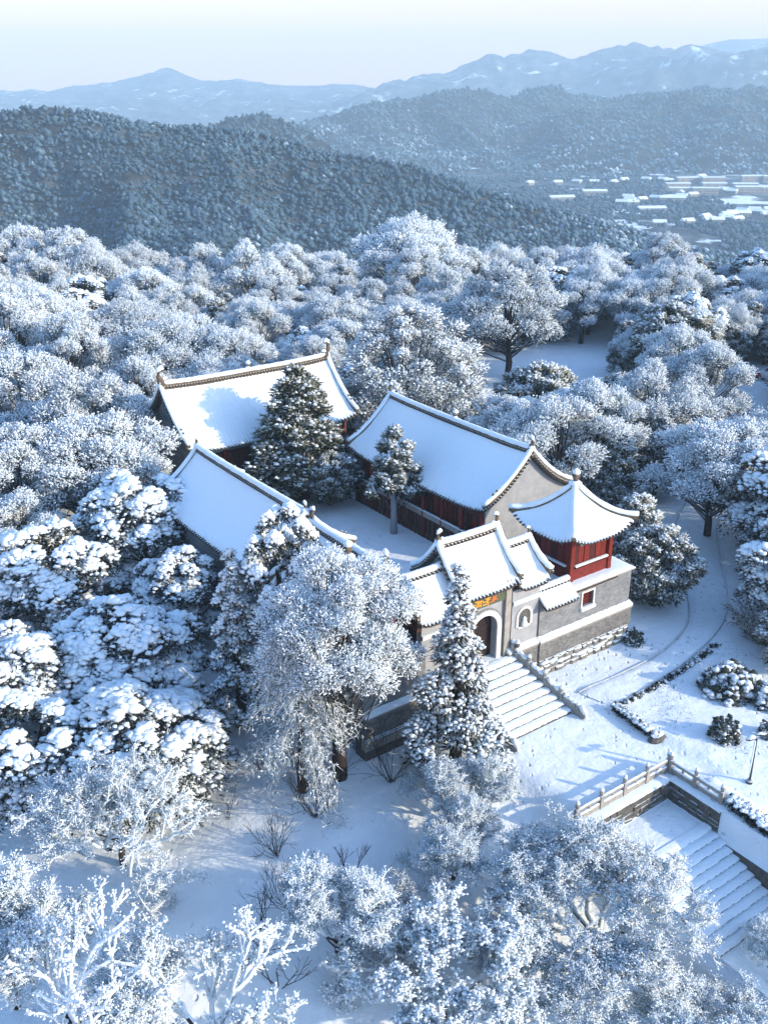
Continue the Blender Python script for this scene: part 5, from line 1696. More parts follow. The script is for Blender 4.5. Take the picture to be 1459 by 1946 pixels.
# ---- bare dark shrub
def bare_shrub(seed, H=1.8, stems=9, levels=3, r=0.018, coat=0.25, spread=.6):
    g = np.random.default_rng(seed)
    B = Bits()
    def grow(p, d, L, r, lev):
        for k in range(2):
            d = unit((d + .15 * g.normal(size=3))[None])[0]
            q = p + d * L / 2
            B.limb(p, q, r, r * .8, coat, 0.0, 3)
            p = q
        if lev < levels:
            for c in range(2 + (g.random() < .6)):
                grow(p, unit((d + spread * g.normal(size=3) * .6 + np.array([0, 0, .15]))[None])[0], L * g.uniform(.55, .85), r * .68, lev + 1)
    for k in range(stems):
        a = g.uniform(0, 2 * math.pi)
        grow(np.array([g.normal() * .08, g.normal() * .08, -.1]), unit(np.array([[math.cos(a) * spread, math.sin(a) * spread, 1.0]]))[0], H * g.uniform(.35, .55), r, 1)
    return B.mesh('branches', M['bare'])

# ---- low mound bush under snow, and feathery bamboo clump
def mound_bush(seed, R=1.6, H=1.4, n=260, snowy=.75, mat='ever'):
    g = np.random.default_rng(seed)
    B = Bits()
    d = rdirs(g, n); d[:, 2] = np.abs(d[:, 2])
    bump_ = 0.82 + 0.25 * np.sin(d[:, 0] * 5 + seed) * np.cos(d[:, 1] * 6)
    P = d * np.array([R, R, H]) * bump_[:, None]
    B.lumps(P, R * .12 * g.uniform(.6, 1.5, n), g, np.where(g.random(n) < snowy, 1.0, .3), np.full(n, .1), .7)
    k = n * 5
    d = rdirs(g, k); d[:, 2] = np.abs(d[:, 2]) * .9
    P = d * np.array([R, R, H]) * g.uniform(.75, .98, k)[:, None]
    s = np.clip(.25 + .3 * g.normal(size=k), 0, .9)
    B.spikes(P, unit(d + .6 * g.normal(size=(k, 3))), R * .16 * g.uniform(.6, 1.3, k), R * .018, s * .6, s, g)
    return B.mesh('crown', M[mat], True)

def bamboo_clump(seed, R=1.5, H=2.2, n=70):
    g = np.random.default_rng(seed)
    B = Bits()
    for k in range(n):
        a = g.uniform(0, 2 * math.pi); r = R * .35 * math.sqrt(g.random())
        p = np.array([r * math.cos(a), r * math.sin(a), -.1])
        a2 = a + g.normal() * .4
        reach = R * g.uniform(.5, 1.05); h = H * g.uniform(.6, 1.05)
        prev = p
        for i in range(1, 6):
            t = i / 5
            q = p + np.array([math.cos(a2) * reach * t ** 1.6, math.sin(a2) * reach * t ** 1.6, h * (1.25 * t - .35 * t * t * t)])
            B.limb(prev, q, .035 * (1.2 - t) + .012, .035 * (1 - t) + .012, 1.0, .25, 3)
            m_ = 6
            P = prev + (q - prev) * g.random(m_)[:, None]
            D = unit(np.array([math.cos(a2), math.sin(a2), -.1]) + .5 * g.normal(size=(m_, 3)))
            B.spikes(P, D, g.uniform(.2, .4, m_), .035, .3, g.uniform(.3, 1, m_), g)
            prev = q
    return B.mesh('leaves', M['ever'])

def new_tree(kind, name, proto, x, y, s, rz, label, cat, group=None, z=None, sz=None):
    zz = float(ground_z(x, y)) if z is None else z
    e = empty(name, (x, y, zz), rz, label, cat, group)
    e.scale = (s, s, sz if sz else s)
    if isinstance(proto, tuple):
        obj('trunk', proto[0], e); obj('crown', proto[1], e)
    else:
        obj('branches' if kind == 'shrub' else 'foliage', proto, e)
    return e
# ------------------------------------------------------------------ woods on the far hills: thousands of little crowns, one mesh per hill
M['hilltree'] = mat_crown("far_crowns_haze_tint", (0.026, 0.050, 0.068), (0.055, 0.104, 0.142), (0.100, 0.182, 0.250))  # blue of the distant haze is mixed into these crown base colours
def hill_wood(name, XYZ, n, size, label, seed, trange, fr=(0.22, 0.42), jag=1.0):
    g = np.random.default_rng(seed)
    X, Y, Z = XYZ
    ni, nj = X.shape
    a = g.uniform(0, ni - 1.001, n); b = g.uniform(trange[0] * (nj - 1), trange[1] * (nj - 1), n)
    i, j = a.astype(int), b.astype(int); fa, fb = a - i, b - j
    def bil(A): return (A[i, j] * (1 - fa) + A[i + 1, j] * fa) * (1 - fb) + (A[i, j + 1] * (1 - fa) + A[i + 1, j + 1] * fa) * fb
    P = np.stack([bil(X), bil(Y), bil(Z)], -1)
    dens = fbm(P[:, 0] * 0.012, P[:, 1] * 0.012, 3)
    keep = (np.abs(P[:, 0]) < 0.42 * P[:, 1] + 30) & (dens > -0.62)
    P = P[keep]; dens = dens[keep]; k = len(P)
    s = size * g.uniform(0.6, 1.35, k) * (1 + .3 * dens)
    B = Bits()
    tone = np.clip(fr[0] + (fr[1] - fr[0]) * (0.5 + 0.9 * fbm(P[:, 0] * .02 + 9, P[:, 1] * .03, 3)) + 0.10 * g.normal(size=k), 0.02, 0.8)
    tone = np.clip(tone + 0.20 * sstep(-25, -75, P[:, 2]) * (0.6 + 0.8 * fbm(P[:, 0] * .015, P[:, 1] * .015 + 4, 3)), 0.02, 0.75)
    for c in range(1):
        o = g.normal(size=(k, 3)) * s[:, None] * np.array([.28, .28, .18]); o[:, 2] += s * .30
        B.lumps(P + o, s * g.uniform(.5, .75, k) , g, np.clip(tone + .16, 0, 1), tone * .5, 0.9 * jag, OCT)
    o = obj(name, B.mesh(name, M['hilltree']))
    return tag(o, label, None, None, 'stuff')
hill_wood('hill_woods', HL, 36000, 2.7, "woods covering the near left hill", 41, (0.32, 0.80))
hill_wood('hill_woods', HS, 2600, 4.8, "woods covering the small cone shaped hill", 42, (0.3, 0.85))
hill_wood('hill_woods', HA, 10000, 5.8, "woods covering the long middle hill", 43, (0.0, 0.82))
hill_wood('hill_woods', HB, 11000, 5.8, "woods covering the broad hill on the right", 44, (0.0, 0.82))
def valley_wood(n, seed):
    g = np.random.default_rng(seed)
    x = g.uniform(60, 900, n); y = g.uniform(700, 1800, n)
    d = fbm(x * .008, y * .005, 4)
    keep = (d > -.10 + 0.25 * sstep(1150, 1500, y)) & (x < .42 * y)
    x, y = x[keep], y[keep]
    P = np.stack([x, y, valley_z(x, y)], -1); k = len(P)
    s = 4.6 * g.uniform(.6, 1.4, k)
    B = Bits()
    tone = np.clip(.22 + .22 * g.normal(size=k) * .5, .02, .6)
    for c in range(2):
        o = g.normal(size=(k, 3)) * s[:, None] * np.array([.3, .3, .15]); o[:, 2] += s * .3
        B.lumps(P + o, s * g.uniform(.4, .6, k), g, np.clip(tone + .25, 0, 1), tone * .4, 1.0, OCT)
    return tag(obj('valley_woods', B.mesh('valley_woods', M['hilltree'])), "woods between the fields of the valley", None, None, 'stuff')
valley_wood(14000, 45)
FILL = {
    'E0': [(11.6, 85.5, 0.82), (-1.1, 135.3, 1.01), (-3.2, 156.1, 0.89), (-30.8, 134.1, 0.83), (24.1, 138.8, 0.97), (28.5, 65.7, 1.09), (44.5, 159, 0.72), (35.1, 149.2, 0.92), (75.8, 158, 0.75), (-21.2, 142.1, 1.03), (16.3, 83.5, 0.69), (-2, 97.3, 0.95), (-11, 148, 1.03), (-14.2, 155.2, 1.03), (6.3, 138.9, 0.79), (17, 87.3, 0.82), (-19.1, 152.4, 0.79), (72.1, 161, 0.8), (60.6, 135.8, 0.86), (-51, 122.2, 0.74), (-6.8, 120.6, 0.88), (-39.1, 149.9, 1.01), (36.3, 132.9, 0.81), (62.3, 117.1, 0.86), (42.1, 69.3, 0.74), (-11.7, 130.7, 0.8)],
    'E1': [(-7.5, 90.4, 1), (-28, 155.8, 0.98), (-0.7, 159.4, 0.68), (-17.3, 84.1, 0.82), (-67.1, 143.4, 0.89), (-9.1, 107.5, 0.78), (-59.7, 139.6, 0.76), (-47.5, 153.4, 0.85), (-63.3, 144.6, 0.67), (-23.2, 150.1, 0.83), (-27.1, 113.2, 0.88), (-8.8, 152.8, 0.91), (-45.7, 148.7, 0.71), (-34.7, 113.4, 0.94), (-52.2, 126, 0.83), (-40.2, 141.5, 0.73), (-40.5, 87.4, 0.69), (-35.9, 125.1, 0.77)],
    'E2': [(35.9, 116.6, 1.01), (-11.1, 102.6, 0.71), (22, 141.9, 0.85), (-33.4, 96.8, 0.77), (-23.8, 99.3, 0.69), (-27.2, 100.4, 0.86), (-24.9, 53.4, 0.91), (49.5, 113.9, 0.89), (-65.2, 148.5, 0.83), (54.1, 121.6, 1.02), (-50.8, 130.2, 0.75), (-27.2, 72, 0.89), (-37.6, 66.9, 0.76), (-28.4, 57.8, 0.9), (-35.8, 121.1, 0.95), (-51, 134.1, 0.98), (47.3, 139.9, 0.96), (-44.2, 141.9, 0.77), (-1.2, 130.5, 0.7), (-28.1, 127.9, 0.8), (-40.2, 72.4, 0.88), (24.7, 92.4, 0.72), (-48.6, 114.9, 0.78), (-61.1, 148.7, 0.95), (-18.9, 106.8, 0.75), (2.7, 163, 0.74), (55, 150.5, 0.99), (-33.2, 128.3, 0.73), (16, 147.9, 0.68), (22.1, 131.8, 0.69), (28.1, 140.1, 0.78), (-63, 140.3, 0.67), (14.4, 126.2, 0.79), (26.6, 161.8, 0.77), (-14.2, 149.9, 0.67)],
    'F0': [(-56, 129.6, 1.23), (8.8, 154.4, 1.11), (8.1, 127.8, 1.04), (40.9, 89.7, 0.98), (60, 149.5, 1.14), (14.2, 134.2, 0.79), (-41.8, 146.3, 1), (-24.7, 135.7, 1.11), (-16.8, 131.7, 1.16), (3, 127.6, 0.86), (34.5, 124, 0.78), (6.5, 150.8, 0.85), (60.7, 129.7, 1.11), (-22.8, 90, 0.85), (51.5, 99.4, 1.02), (-11.9, 98.4, 0.89), (55.3, 137.4, 1.13), (-31.3, 75.8, 0.95), (-38.1, 117, 0.85), (-16.6, 113.8, 0.81), (-29.1, 117.3, 0.89), (0.4, 146.3, 0.84), (40.8, 84.2, 0.86), (64.7, 156.5, 1.14), (-46.5, 130.7, 1.01), (6.3, 102.2, 0.8), (-24, 59.8, 0.82), (13, 130.4, 1), (-23.5, 121.7, 0.95), (-22.7, 104.5, 0.81), (-26.9, 131.8, 0.8), (-71.7, 157.1, 0.79), (-24.9, 117.4, 0.94), (-51.3, 141.7, 0.79)],
    'F1': [(-27.8, 151, 0.98), (-33.9, 155.7, 0.93), (33.4, 54.1, 0.9), (37.8, 121.2, 0.86), (-61.1, 132.6, 0.95), (34.2, 143.4, 0.91), (46.8, 156.1, 0.94), (16.9, 159.6, 0.84), (-22.7, 109, 0.81), (-37.2, 161.2, 0.88), (-5.8, 113.7, 1.06), (-47.7, 126, 0.86), (-17.6, 148.4, 0.88), (-54.1, 136.6, 0.92), (58.6, 158.1, 0.81), (37.5, 68.8, 1.11), (-45.6, 101.3, 0.86), (31.8, 128.5, 0.99), (-37.4, 90.2, 0.85), (-55, 155.6, 0.99), (57, 162.6, 0.84), (-60.9, 152.8, 0.93), (-48, 91.1, 1.18), (35.9, 161.7, 1.17), (-45.9, 134.9, 0.88), (-57.2, 123.2, 1.12), (3.5, 158.6, 1.08), (-54.8, 149.4, 0.88), (70.9, 144.2, 0.84), (-51.2, 99, 0.84), (30.5, 162.6, 1.03), (13.4, 73.1, 1.12), (-15.4, 95.8, 1.01), (-13, 85, 0.86), (61.6, 161.3, 0.96), (-71.1, 150.8, 1), (51.3, 154.5, 0.81), (30.1, 112.1, 0.86), (-7.4, 140, 1.13), (-47.1, 110.6, 0.88), (-53.6, 159.6, 0.85)],
    'F2': [(24.7, 156.6, 0.84), (41.9, 153.5, 1.14), (43.8, 74.3, 0.94), (-13.6, 108, 0.96), (66.3, 127.9, 1.12), (56, 101.2, 1.27), (6.5, 142.9, 1.08), (-22.6, 158.1, 1.06), (-50.1, 160.7, 0.84), (56.9, 115.6, 0.98), (48.8, 92.9, 1.09), (-54.6, 111.7, 1.16), (58.8, 123, 1.25), (-6.1, 129.8, 1.07), (4.3, 134.8, 1.16), (-42.8, 162.2, 0.97), (-1.6, 126.1, 0.84), (25.7, 129.9, 1), (1.7, 122.8, 0.81), (24.8, 151.3, 1.05), (-14.5, 141.8, 0.94), (-38.6, 82.3, 1.15), (-13.6, 125.8, 1.09), (-46.5, 119.6, 0.99), (-29.8, 94.5, 1.03), (-56.3, 141.8, 1.14), (44.5, 99.6, 1.09), (-52.4, 145.3, 0.93), (-19.7, 101.2, 0.95), (-8.2, 124.8, 0.9), (-41.5, 135.4, 1.24), (72.7, 149.7, 0.96), (-7, 97.5, 0.86), (-33.1, 56.4, 0.89), (-4.2, 103.1, 1), (-48.5, 138.6, 1.19), (36.5, 128.8, 1.01), (-7.4, 157, 0.91), (29.5, 58.8, 1.08), (-28.6, 121.8, 1.21), (-47.3, 95.7, 0.86), (22.6, 147, 0.92), (11.6, 145.9, 1.01), (-39.8, 103.4, 1.12), (-43.1, 98.2, 0.96), (9.9, 77.7, 0.86), (-31.5, 125.7, 0.84), (-12.9, 137, 1.06), (-20.4, 162.1, 0.86), (-45.4, 158.7, 0.94), (-16.4, 104.7, 0.82), (27.7, 154.7, 0.95), (-5.4, 107.1, 0.93), (-42.3, 125.9, 1.17), (31.3, 151.3, 0.96), (28.4, 95.5, 1.05), (34.9, 111.8, 0.8), (-34.1, 69.9, 1.14), (-62.2, 126.6, 0.91), (65.8, 161.4, 0.9), (-33.3, 150.6, 0.9), (-26.7, 139.2, 0.81)],
    'F3': [(18.2, 130, 0.84), (-4.3, 143.4, 0.85), (-42.5, 92.1, 0.94), (40, 138.8, 1.1), (-21, 95.8, 1.22), (-43.4, 114.5, 1.2), (-36.1, 74.9, 0.92), (-4.8, 147.6, 0.87), (0.7, 153, 0.85), (-16, 120.6, 0.92), (-33.5, 61, 0.89), (67.9, 148.9, 0.87), (16.8, 154.1, 1.08), (27.6, 135.4, 1.04), (-30.6, 138.1, 0.93), (-29.2, 52.1, 0.93), (-41, 109.6, 0.96), (28.7, 146.1, 1.24), (54.9, 131.1, 1.16), (45.8, 127.7, 1.07), (-62.8, 157.4, 1.14), (7.7, 122.3, 0.98), (5, 98.1, 0.95), (41.5, 162.9, 1.22), (54.1, 108.7, 1.26), (-11.2, 117.1, 0.93), (2.3, 113.6, 1.05), (-35.8, 146.3, 1.09), (-42.4, 154, 1.06), (12.1, 162.6, 1.18), (31.5, 74.4, 0.94), (-49.4, 106.5, 1.06), (-38.3, 130.4, 1.14), (-36.4, 107.4, 1.19), (-25.7, 146.1, 1), (33.1, 138.4, 0.88), (-23.2, 129.3, 1.06), (-23.9, 84.1, 0.83), (-30.5, 162.9, 1.1), (-44.3, 83.9, 1.04), (-51.1, 118.1, 0.9), (41.9, 122.2, 0.83), (6.2, 116.1, 0.82), (39.8, 147, 0.8), (-66.4, 162.3, 1.06), (79.5, 162.6, 1.19), (-15.6, 91.3, 0.9), (-36.5, 139.5, 0.89), (-75.7, 162.9, 1.23), (49, 132.6, 0.79), (51.3, 141.7, 0.86), (29.8, 100.3, 0.84), (65.8, 145, 0.84)],
    'J1': [(22.7, 78.2, 0.75), (8, 158.6, 0.86), (-58.4, 118.2, 0.89), (50.6, 121.1, 0.79), (-1.1, 118.7, 0.95), (43.2, 142.6, 0.98), (33.1, 155.2, 0.77), (19.6, 150.5, 0.75), (-31.6, 102.2, 0.7), (-24.7, 125.5, 0.72), (67.2, 140.3, 0.72), (44.3, 104.5, 0.82), (19, 146, 0.76), (17.2, 137.4, 0.74), (70.9, 154.4, 0.95), (-29.2, 62.5, 0.75), (-5.5, 135.6, 0.9), (-44.2, 104.7, 0.87), (47.1, 96.5, 0.76), (37.5, 57, 0.88), (-19.5, 124.8, 0.69), (1.3, 105.8, 0.98), (46.7, 102.6, 0.7), (-8.6, 161.6, 0.96), (48.4, 87.3, 0.79), (-19.7, 118, 0.84), (14.3, 139.3, 0.71), (50.4, 103.8, 0.69), (-36.4, 94, 0.67), (55.2, 155.8, 0.86), (20, 160.5, 0.63), (-29.8, 66.7, 0.74), (53, 117.3, 0.92), (45.4, 123.6, 0.79), (62.7, 139.3, 0.84), (10.9, 134.9, 0.7), (-16.9, 161.3, 0.71), (-30.9, 89, 0.78), (68.9, 133.8, 0.79), (-41.9, 76.8, 0.92), (39.8, 78.7, 0.9), (-36.6, 85.7, 0.67), (-65.3, 138.3, 0.68), (-57.5, 158.4, 0.7), (-46.9, 143.8, 0.76), (43.1, 148.8, 0.94), (63.5, 133.7, 0.85), (32, 78.4, 0.66), (38.5, 73.3, 0.7), (69.4, 157.6, 0.66), (38, 156, 0.97), (13.5, 151, 0.73), (-21.1, 133.3, 0.95), (12.4, 82.2, 0.68), (48.6, 124.2, 0.83), (28, 115, 0.71), (25.8, 142.5, 0.84), (45.3, 107.9, 0.79), (48.9, 160.4, 0.84), (48.3, 152.2, 0.84), (34.5, 50.1, 0.84), (-4.7, 93.5, 0.68), (33.6, 65.9, 0.88), (63, 125, 0.79)],
    'J2': [(-68.6, 154.4, 0.85), (23.5, 160.6, 0.75), (0.7, 101.3, 0.76), (-16.6, 135.8, 0.88), (-31.6, 144.4, 0.9), (55, 145.2, 0.99), (45.6, 79.4, 0.74), (51.4, 147, 0.77), (-29.9, 85.1, 0.85), (-50.4, 111.2, 0.71), (48.3, 107.2, 0.85), (27.6, 54.1, 0.87), (35.5, 77, 1.01), (-71.2, 162.3, 0.64), (59.2, 112, 0.84), (-0.4, 93.3, 0.91), (25.8, 88.7, 0.93), (5, 91.9, 0.86), (-56.2, 162.7, 0.93), (32.8, 132.4, 0.71), (42.7, 95.9, 1), (44.7, 85.1, 0.68), (-32.1, 108.9, 0.65), (37.7, 63.8, 0.94), (52.5, 161.2, 0.95), (46.2, 161.7, 0.7), (41.1, 118, 0.72), (61.4, 144.8, 0.87), (55.3, 141.7, 0.81), (21.3, 135.9, 0.96), (34.1, 62, 0.89), (-21.9, 115.9, 0.67), (51.5, 136.1, 0.84), (21, 95.7, 0.68), (-35.4, 136.3, 0.63), (59.4, 141.2, 0.76), (-8.7, 134.2, 0.69), (45.5, 133.6, 0.71), (32.3, 117.4, 0.82), (46.9, 146.2, 0.89), (47.4, 119.9, 0.72), (-42.4, 119.5, 0.7), (39.5, 125.1, 0.89), (-13, 158.9, 0.65), (16.5, 145, 0.64), (30.4, 51.2, 0.7), (52.5, 127.4, 0.81), (7.9, 81.1, 0.7), (40.3, 158.7, 0.68), (76.2, 152.2, 0.65), (-0.6, 140, 0.79), (23.8, 51, 0.67), (17.2, 134.3, 0.68), (-22.7, 79.3, 0.67), (-10.7, 113.2, 0.69), (33.9, 81.5, 0.71), (21.6, 89.7, 0.91), (6.9, 106.8, 0.96), (40.5, 132.9, 0.84), (21.4, 157.2, 0.69), (70.7, 137.8, 0.74), (58.2, 106.8, 0.67), (-4.7, 162, 0.8), (-49.1, 147.3, 0.69), (42.9, 81.3, 0.67), (7, 88.9, 0.72), (0.1, 109.9, 0.97)],
}
# ------------------------------------------------------------------ tree prototypes (each used where it first stands, then copied)
PT = {}
PT['F0'] = frosted_tree(101, 4.0, 8.0)
PT['F1'] = frosted_tree(102, 4.2, 7.6, tall=.42, snowy=.85)
PT['F2'] = frosted_tree(103, 3.6, 8.6, tall=.5)
PT['F3'] = frosted_tree(104, 4.4, 7.2, snowy=.9, tall=.4)
PT['E0'] = snowy_evergreen(201)
PT['E1'] = snowy_evergreen(202, 4.4, 7.4, 50)
PT['E2'] = snowy_evergreen(203, 3.6, 8.6, 45, tall=.55)
PT['J0'] = juniper(301, 3.4, 10.0, 130, 120, .10, .48, power=.6)
PT['J1'] = juniper(302, 3.4, 8.5, 100, 110, .18, .78, power=.5)
PT['J4'] = juniper(305, 6.2, 14.0, 170, 150, .10, .86, .36, lumps_=.4, round_=True, mat='frosted')
PT['J3'] = juniper(304, 1.95, 7.7, 60, 120, .44, .62, power=.42)
PT['J2'] = juniper(303, 3.4, 6.5, 90, 120, .14, .78, round_=True)
SPECIES = {'F': ('frosted_tree', 'broad tree white with frost'), 'E': ('snowy_evergreen', 'dark evergreen heaped with snow'), 'J': ('juniper_tree', 'blue green juniper dusted with frost')}
tr_ = random.Random(91)
def plant(k, x, y, s, label, group=None, sz=1.0, z=None, rz=None):
    return new_tree(k[0], SPECIES[k[0]][0], PT[k], x, y, s, tr_.uniform(0, 6.28) if rz is None else rz, label, 'tree', group, z, s * sz)

# trees one can point to, near the temple
plant('E0', -16.2, 61.6, 1.03, "evergreen with rounded snow heaps just left of the left hall's outer roof edge")
plant('E2', -12.5, 54.0, .73, "small snow heaped evergreen below the left hall's outer eave")
plant('E1', -14.3, 46.8, .92, "big evergreen with a smooth snow dome in the middle of the left edge group")
plant('E1', -11.7, 39.7, .93, "wide snow heaped evergreen at lower left, above the frosted tree with a dark trunk", None, .9)
plant('E0', -20.6, 54.9, .99, "snowy evergreen at the left edge beside the tall heap left of the hall")
plant('E2', -18.5, 44.3, .93, "upright snowy evergreen at the left edge, below the topmost evergreen there")
plant('E0', -17.6, 39.9, .84, "shaded snowy evergreen at the left edge, lowest of the heaped evergreens")
plant('F1', -21.2, 68.2, 1.21, "pinkish frosted tree left of the large hall's gable")
plant('F2', -25.4, 66.4, 1.07, "frosted tree at the left edge level with the large hall's eave")
plant('F0', -22.5, 74.8, 1.27, "wide frosted tree behind the left gable of the large hall")
plant('F3', -27.6, 107.5, 1.35, "umbrella shaped frosted tree rising above the wood left of the large hall", None, .8)
plant('F2', -30.0, 80.7, 1.2, "frosted tree at the left edge in front of the umbrella shaped one")
plant('F0', -37.3, 98.9, 1.22, "frosted tree at the far left edge under the hill")
plant('J1', 16.7, 61.0, .81, "frosted juniper directly behind the right corner pavilion")
plant('J2', 17.8, 58.7, .83, "round juniper with a dark trunk beside the right end of the front wall")
plant('J1', 18.2, 74.6, .85, "bluish narrow evergreen between the right hall's gable and the pale trees")
plant('J2', 14.4, 90.5, 1.15, "large round juniper in front of the open snow field")
plant('F2', 16.8, 78.0, 1.04, "pale frosted tree with thin boughs behind the right hall's roof")
plant('F0', 23.2, 82.0, 1.10, "wide pale frosted tree right of the one behind the right hall")
plant('F1', 24.6, 69.6, 1.09, "frosted tree with dark forked boughs where the path bends, right of the pavilion")
plant('E0', 27.9, 62.0, .80, "snowy evergreen at the right edge above the winding path")
plant('E2', 25.5, 56.2, .85, "dark evergreen at the right edge beside the path, above the bamboo")
plant('F2', 30.0, 89.9, 1.05, "frosted tree standing at the far bend of the path below the shed")
plant('J2', 31.1, 107.5, 1.47, "big bluish dome shaped juniper left of the shed")
plant('F0', 14.1, 113.8, 1.46, "bright frosted tree standing on the left end of the snow field")
plant('J4', 2.1, 85.9, 1.0, "giant frosted evergreen behind the gap between the two roofs")
plant('F3', 2.6, 146.0, 1.85, "dome shaped frosted giant standing above the crest of the wood", None, .92)
plant('J0', -6.4, 71.8, 1.34, "large dark conical juniper in the courtyard in front of the big hall", None, .76, CY)
j1 = plant('J3', *W(39.1, 52.6), 1.0, "slim juniper with a pale trunk in the courtyard before the right hall", None, 1.0, CY)
plant('J2', *W(38.2, 59.6), .66, "low rounded juniper beside the large one in the courtyard", None, .95, CY)
m = MB(); m.tube([(0, 0, -.1), (.05, 0, 1.5), (.1, 0, 4.3)], [.27, .23, .20], 9); m.build('painted_bole', M['stucco_pale'], j1, True)

PT['T'] = frosted_tree(111, 3.9, 13.2, 150, 190, L=.27, wd=.030, tall=.40, snowy=.80)
new_tree('T', 'frosted_tree', PT['T'], -2.2, 41.0, .86, 0.4, "tall frosted tree hiding the left corner of the front wall", 'tree', None, None, .93)
new_tree('T', 'snowy_evergreen', snowy_evergreen(211, 2.9, 12.5, 42, 70, .26, .36), -5.2, 45.6, .66, 1.0, "tall snowy evergreen against the near end of the left hall's roof", 'tree', None, None, 1.0)
new_tree('W', 'weeping_tree', weeping_tree(401, 3.2, 9.5, 60, .14, .72, .022), -3.9, 40.0, 1.0, 0, "drooping frosted tree with a black trunk under the tall frosted one", 'tree')
new_tree('C', 'conifer', juniper(311, 1.75, 10.4, 90, 100, .10, .80, .24, .7, 'ever', .4, .75, False, 15), -7.7, 45.4, 1.0, 0, "slim pointed conifer loaded with snow below the left hall", 'tree')
new_tree('C', 'conifer', juniper(312, 2.75, 11.6, 115, 120, .08, .80, .27, 1.2, 'ever', .6, .7, False, 13), 3.45, 41.3, 1.0, 0, "tall pointed conifer with sagging snowy boughs beside the gate stairs", 'tree')

# frosted trees nearest the camera
near = [
    (rimed_tree(501, 6.6, 5, 8, .95, .17, .042, 7, .30, .95, .36, 7, 1.85), -11.9, 36.2, "wide frosted tree with a short dark trunk at lower left", 1, 0.95, 0),
    (rimed_tree(502, 7.5, 4, 5, .8, .13, .070, 6, .55, 1.0, .26, 5, 2.1), -11.6, 27.2, "white twigged tree at the bottom left corner", 1, 1, 1),
    (rimed_tree(503, 7.0, 4, 5, .85, .13, .068, 6, .45, 1.0, .26, 5, 1.8), -6.4, 27.0, "white twigged tree at the bottom edge, second from the left corner", 1, 1, 2.2),
    (rimed_tree(504, 5.2, 5, 7, .9, .12, .038, 7, .45, .95, .30, 8, 1.2), 3.6, 37.9, "frosted tree at the foot of the tall conifer by the plaza", 0.9, 0.85, 3),
    (None, 3.1, 34.4, "spreading frosted tree left of the sunken stairs", 0.95, 0.85, 4),
    (rimed_tree(516, 8.4, 6, 6, 1.0, .20, .042, 6, .40, 1.0, .30, 6, 1.62, True, .32), 8.7, 31.7, "largest frosted tree at lower right, spreading with dark limbs before the sunken stairs", 1.14, 0.72, 0.6),
    (rimed_tree(507, 6.4, 5, 6, 1.15, .17, .078, 6, .15, 1.0, .30, 8, 1.6), 2.8, 28.6, "low tree with thick snow covered arching boughs at the bottom middle", 1, 0.95, 1.5),
    (None, -1.9, 31.0, "bluish shaded frosted tree left of the thick boughed one", 1, 1, 2.5),
    ('big', 12.4, 26.8, "frosted tree at the bottom right corner, close to the camera", .9, 0.66, 4),
]
for pr_, x, y, lab, s, sz, rz in near:
    pr_ = near[5][0] if pr_ == 'big' else pr_ or near[3][0]
    new_tree('R', 'rimed_tree', pr_, x, y, s, rz, lab, 'tree', None, None, s * sz)
PT['R8'] = near[3][0]
new_tree('R', 'rimed_tree', PT['R8'], -14.6, 29.0, 1.15, 1.1, "dense frosted thicket at the left edge behind the bottom corner tree", 'tree')
new_tree('R', 'rimed_tree', PT['R8'], -9.2, 26.6, 1.05, 4.4, "dense frosted tree between the two white twigged ones at the bottom left", 'tree')
new_tree('R', 'rimed_tree', PT['R8'], 16.6, 31.6, .62, 2.0, "small frosted tree at the right edge below the lower stairs", 'tree')

# shrubs on the open snow
sh = [bare_shrub(601, 2.6, 12, 4, .022, .2), bare_shrub(602, 1.9, 16, 3, .018, .2, .5), bare_shrub(603, 2.0, 3, 4, .024, .2, .35), bare_shrub(604, 1.5, 5, 3, .016, .3, .7)]
for (p_, x, y, s, lab) in ((0, -3.3, 38.3, 1.0, "bare fan shaped shrub on the snow under the drooping tree"), (1, -4.9, 36.0, 1.0, "dense round bare shrub on the open snow at lower left middle"),
                           (3, -7.4, 38.8, 1.0, "small bare sprig on the snow beside the wide evergreen"), (3, -5.2, 31.6, 1.7, "straggling bare shrub on the snow near the bottom edge"),
                           (2, -2.9, 34.0, 1.0, "thin bare sapling left of its twin on the snow"), (2, -1.6, 34.5, 1.05, "thin bare sapling right of its twin on the snow"),
                           (0, -3.9, 33.0, .9, "bare twiggy shrub in front of the two saplings"), (0, .4, 40.6, .9, "faint bare shrub on the snow before the left front wall"),
                           (1, -6.3, 41.9, .8, "bare dark bush at the foot of the drooping tree"), (3, -4.3, 30.0, 1.5, "low bare twigs by the shaded frosted tree at the bottom")):
    new_tree('shrub', 'bare_shrub', sh[p_], x, y, s, tr_.uniform(0, 6.28), lab, 'shrub')
mb0, mb1 = mound_bush(701, 1.7, 1.5, 300), mound_bush(702, .9, 1.2, 160, .45)
new_tree('bush', 'mound_bush', mb0, 19.6, 48.6, 1.0, 0, "large rounded snowy bush on the lawn at the right edge", 'bush')
new_tree('bush', 'mound_bush', mb0, 21.6, 47.4, .75, 2, "smaller snowy bush behind the large one at the right edge", 'bush')
new_tree('bush', 'mound_bush', mb1, 17.9, 44.0, 1.0, 1, "open dark green bush on the lawn behind the garden lamp", 'bush')
new_tree('bush', 'mound_bush', mb1, 20.3, 44.2, .7, 4, "low dark bush at the right edge level with the garden lamp's bush", 'bush')
new_tree('bush', 'mound_bush', mb1, 15.4, 53.9, .75, 3, "small bush at the right foot of the front wall's corner", 'bush')
bmb = bamboo_clump(703)
new_tree('bush', 'bamboo_clump', bmb, 23.2, 54.4, 1.15, 0, "feathery snow bent bamboo clump beside the path at the right edge", 'plant')

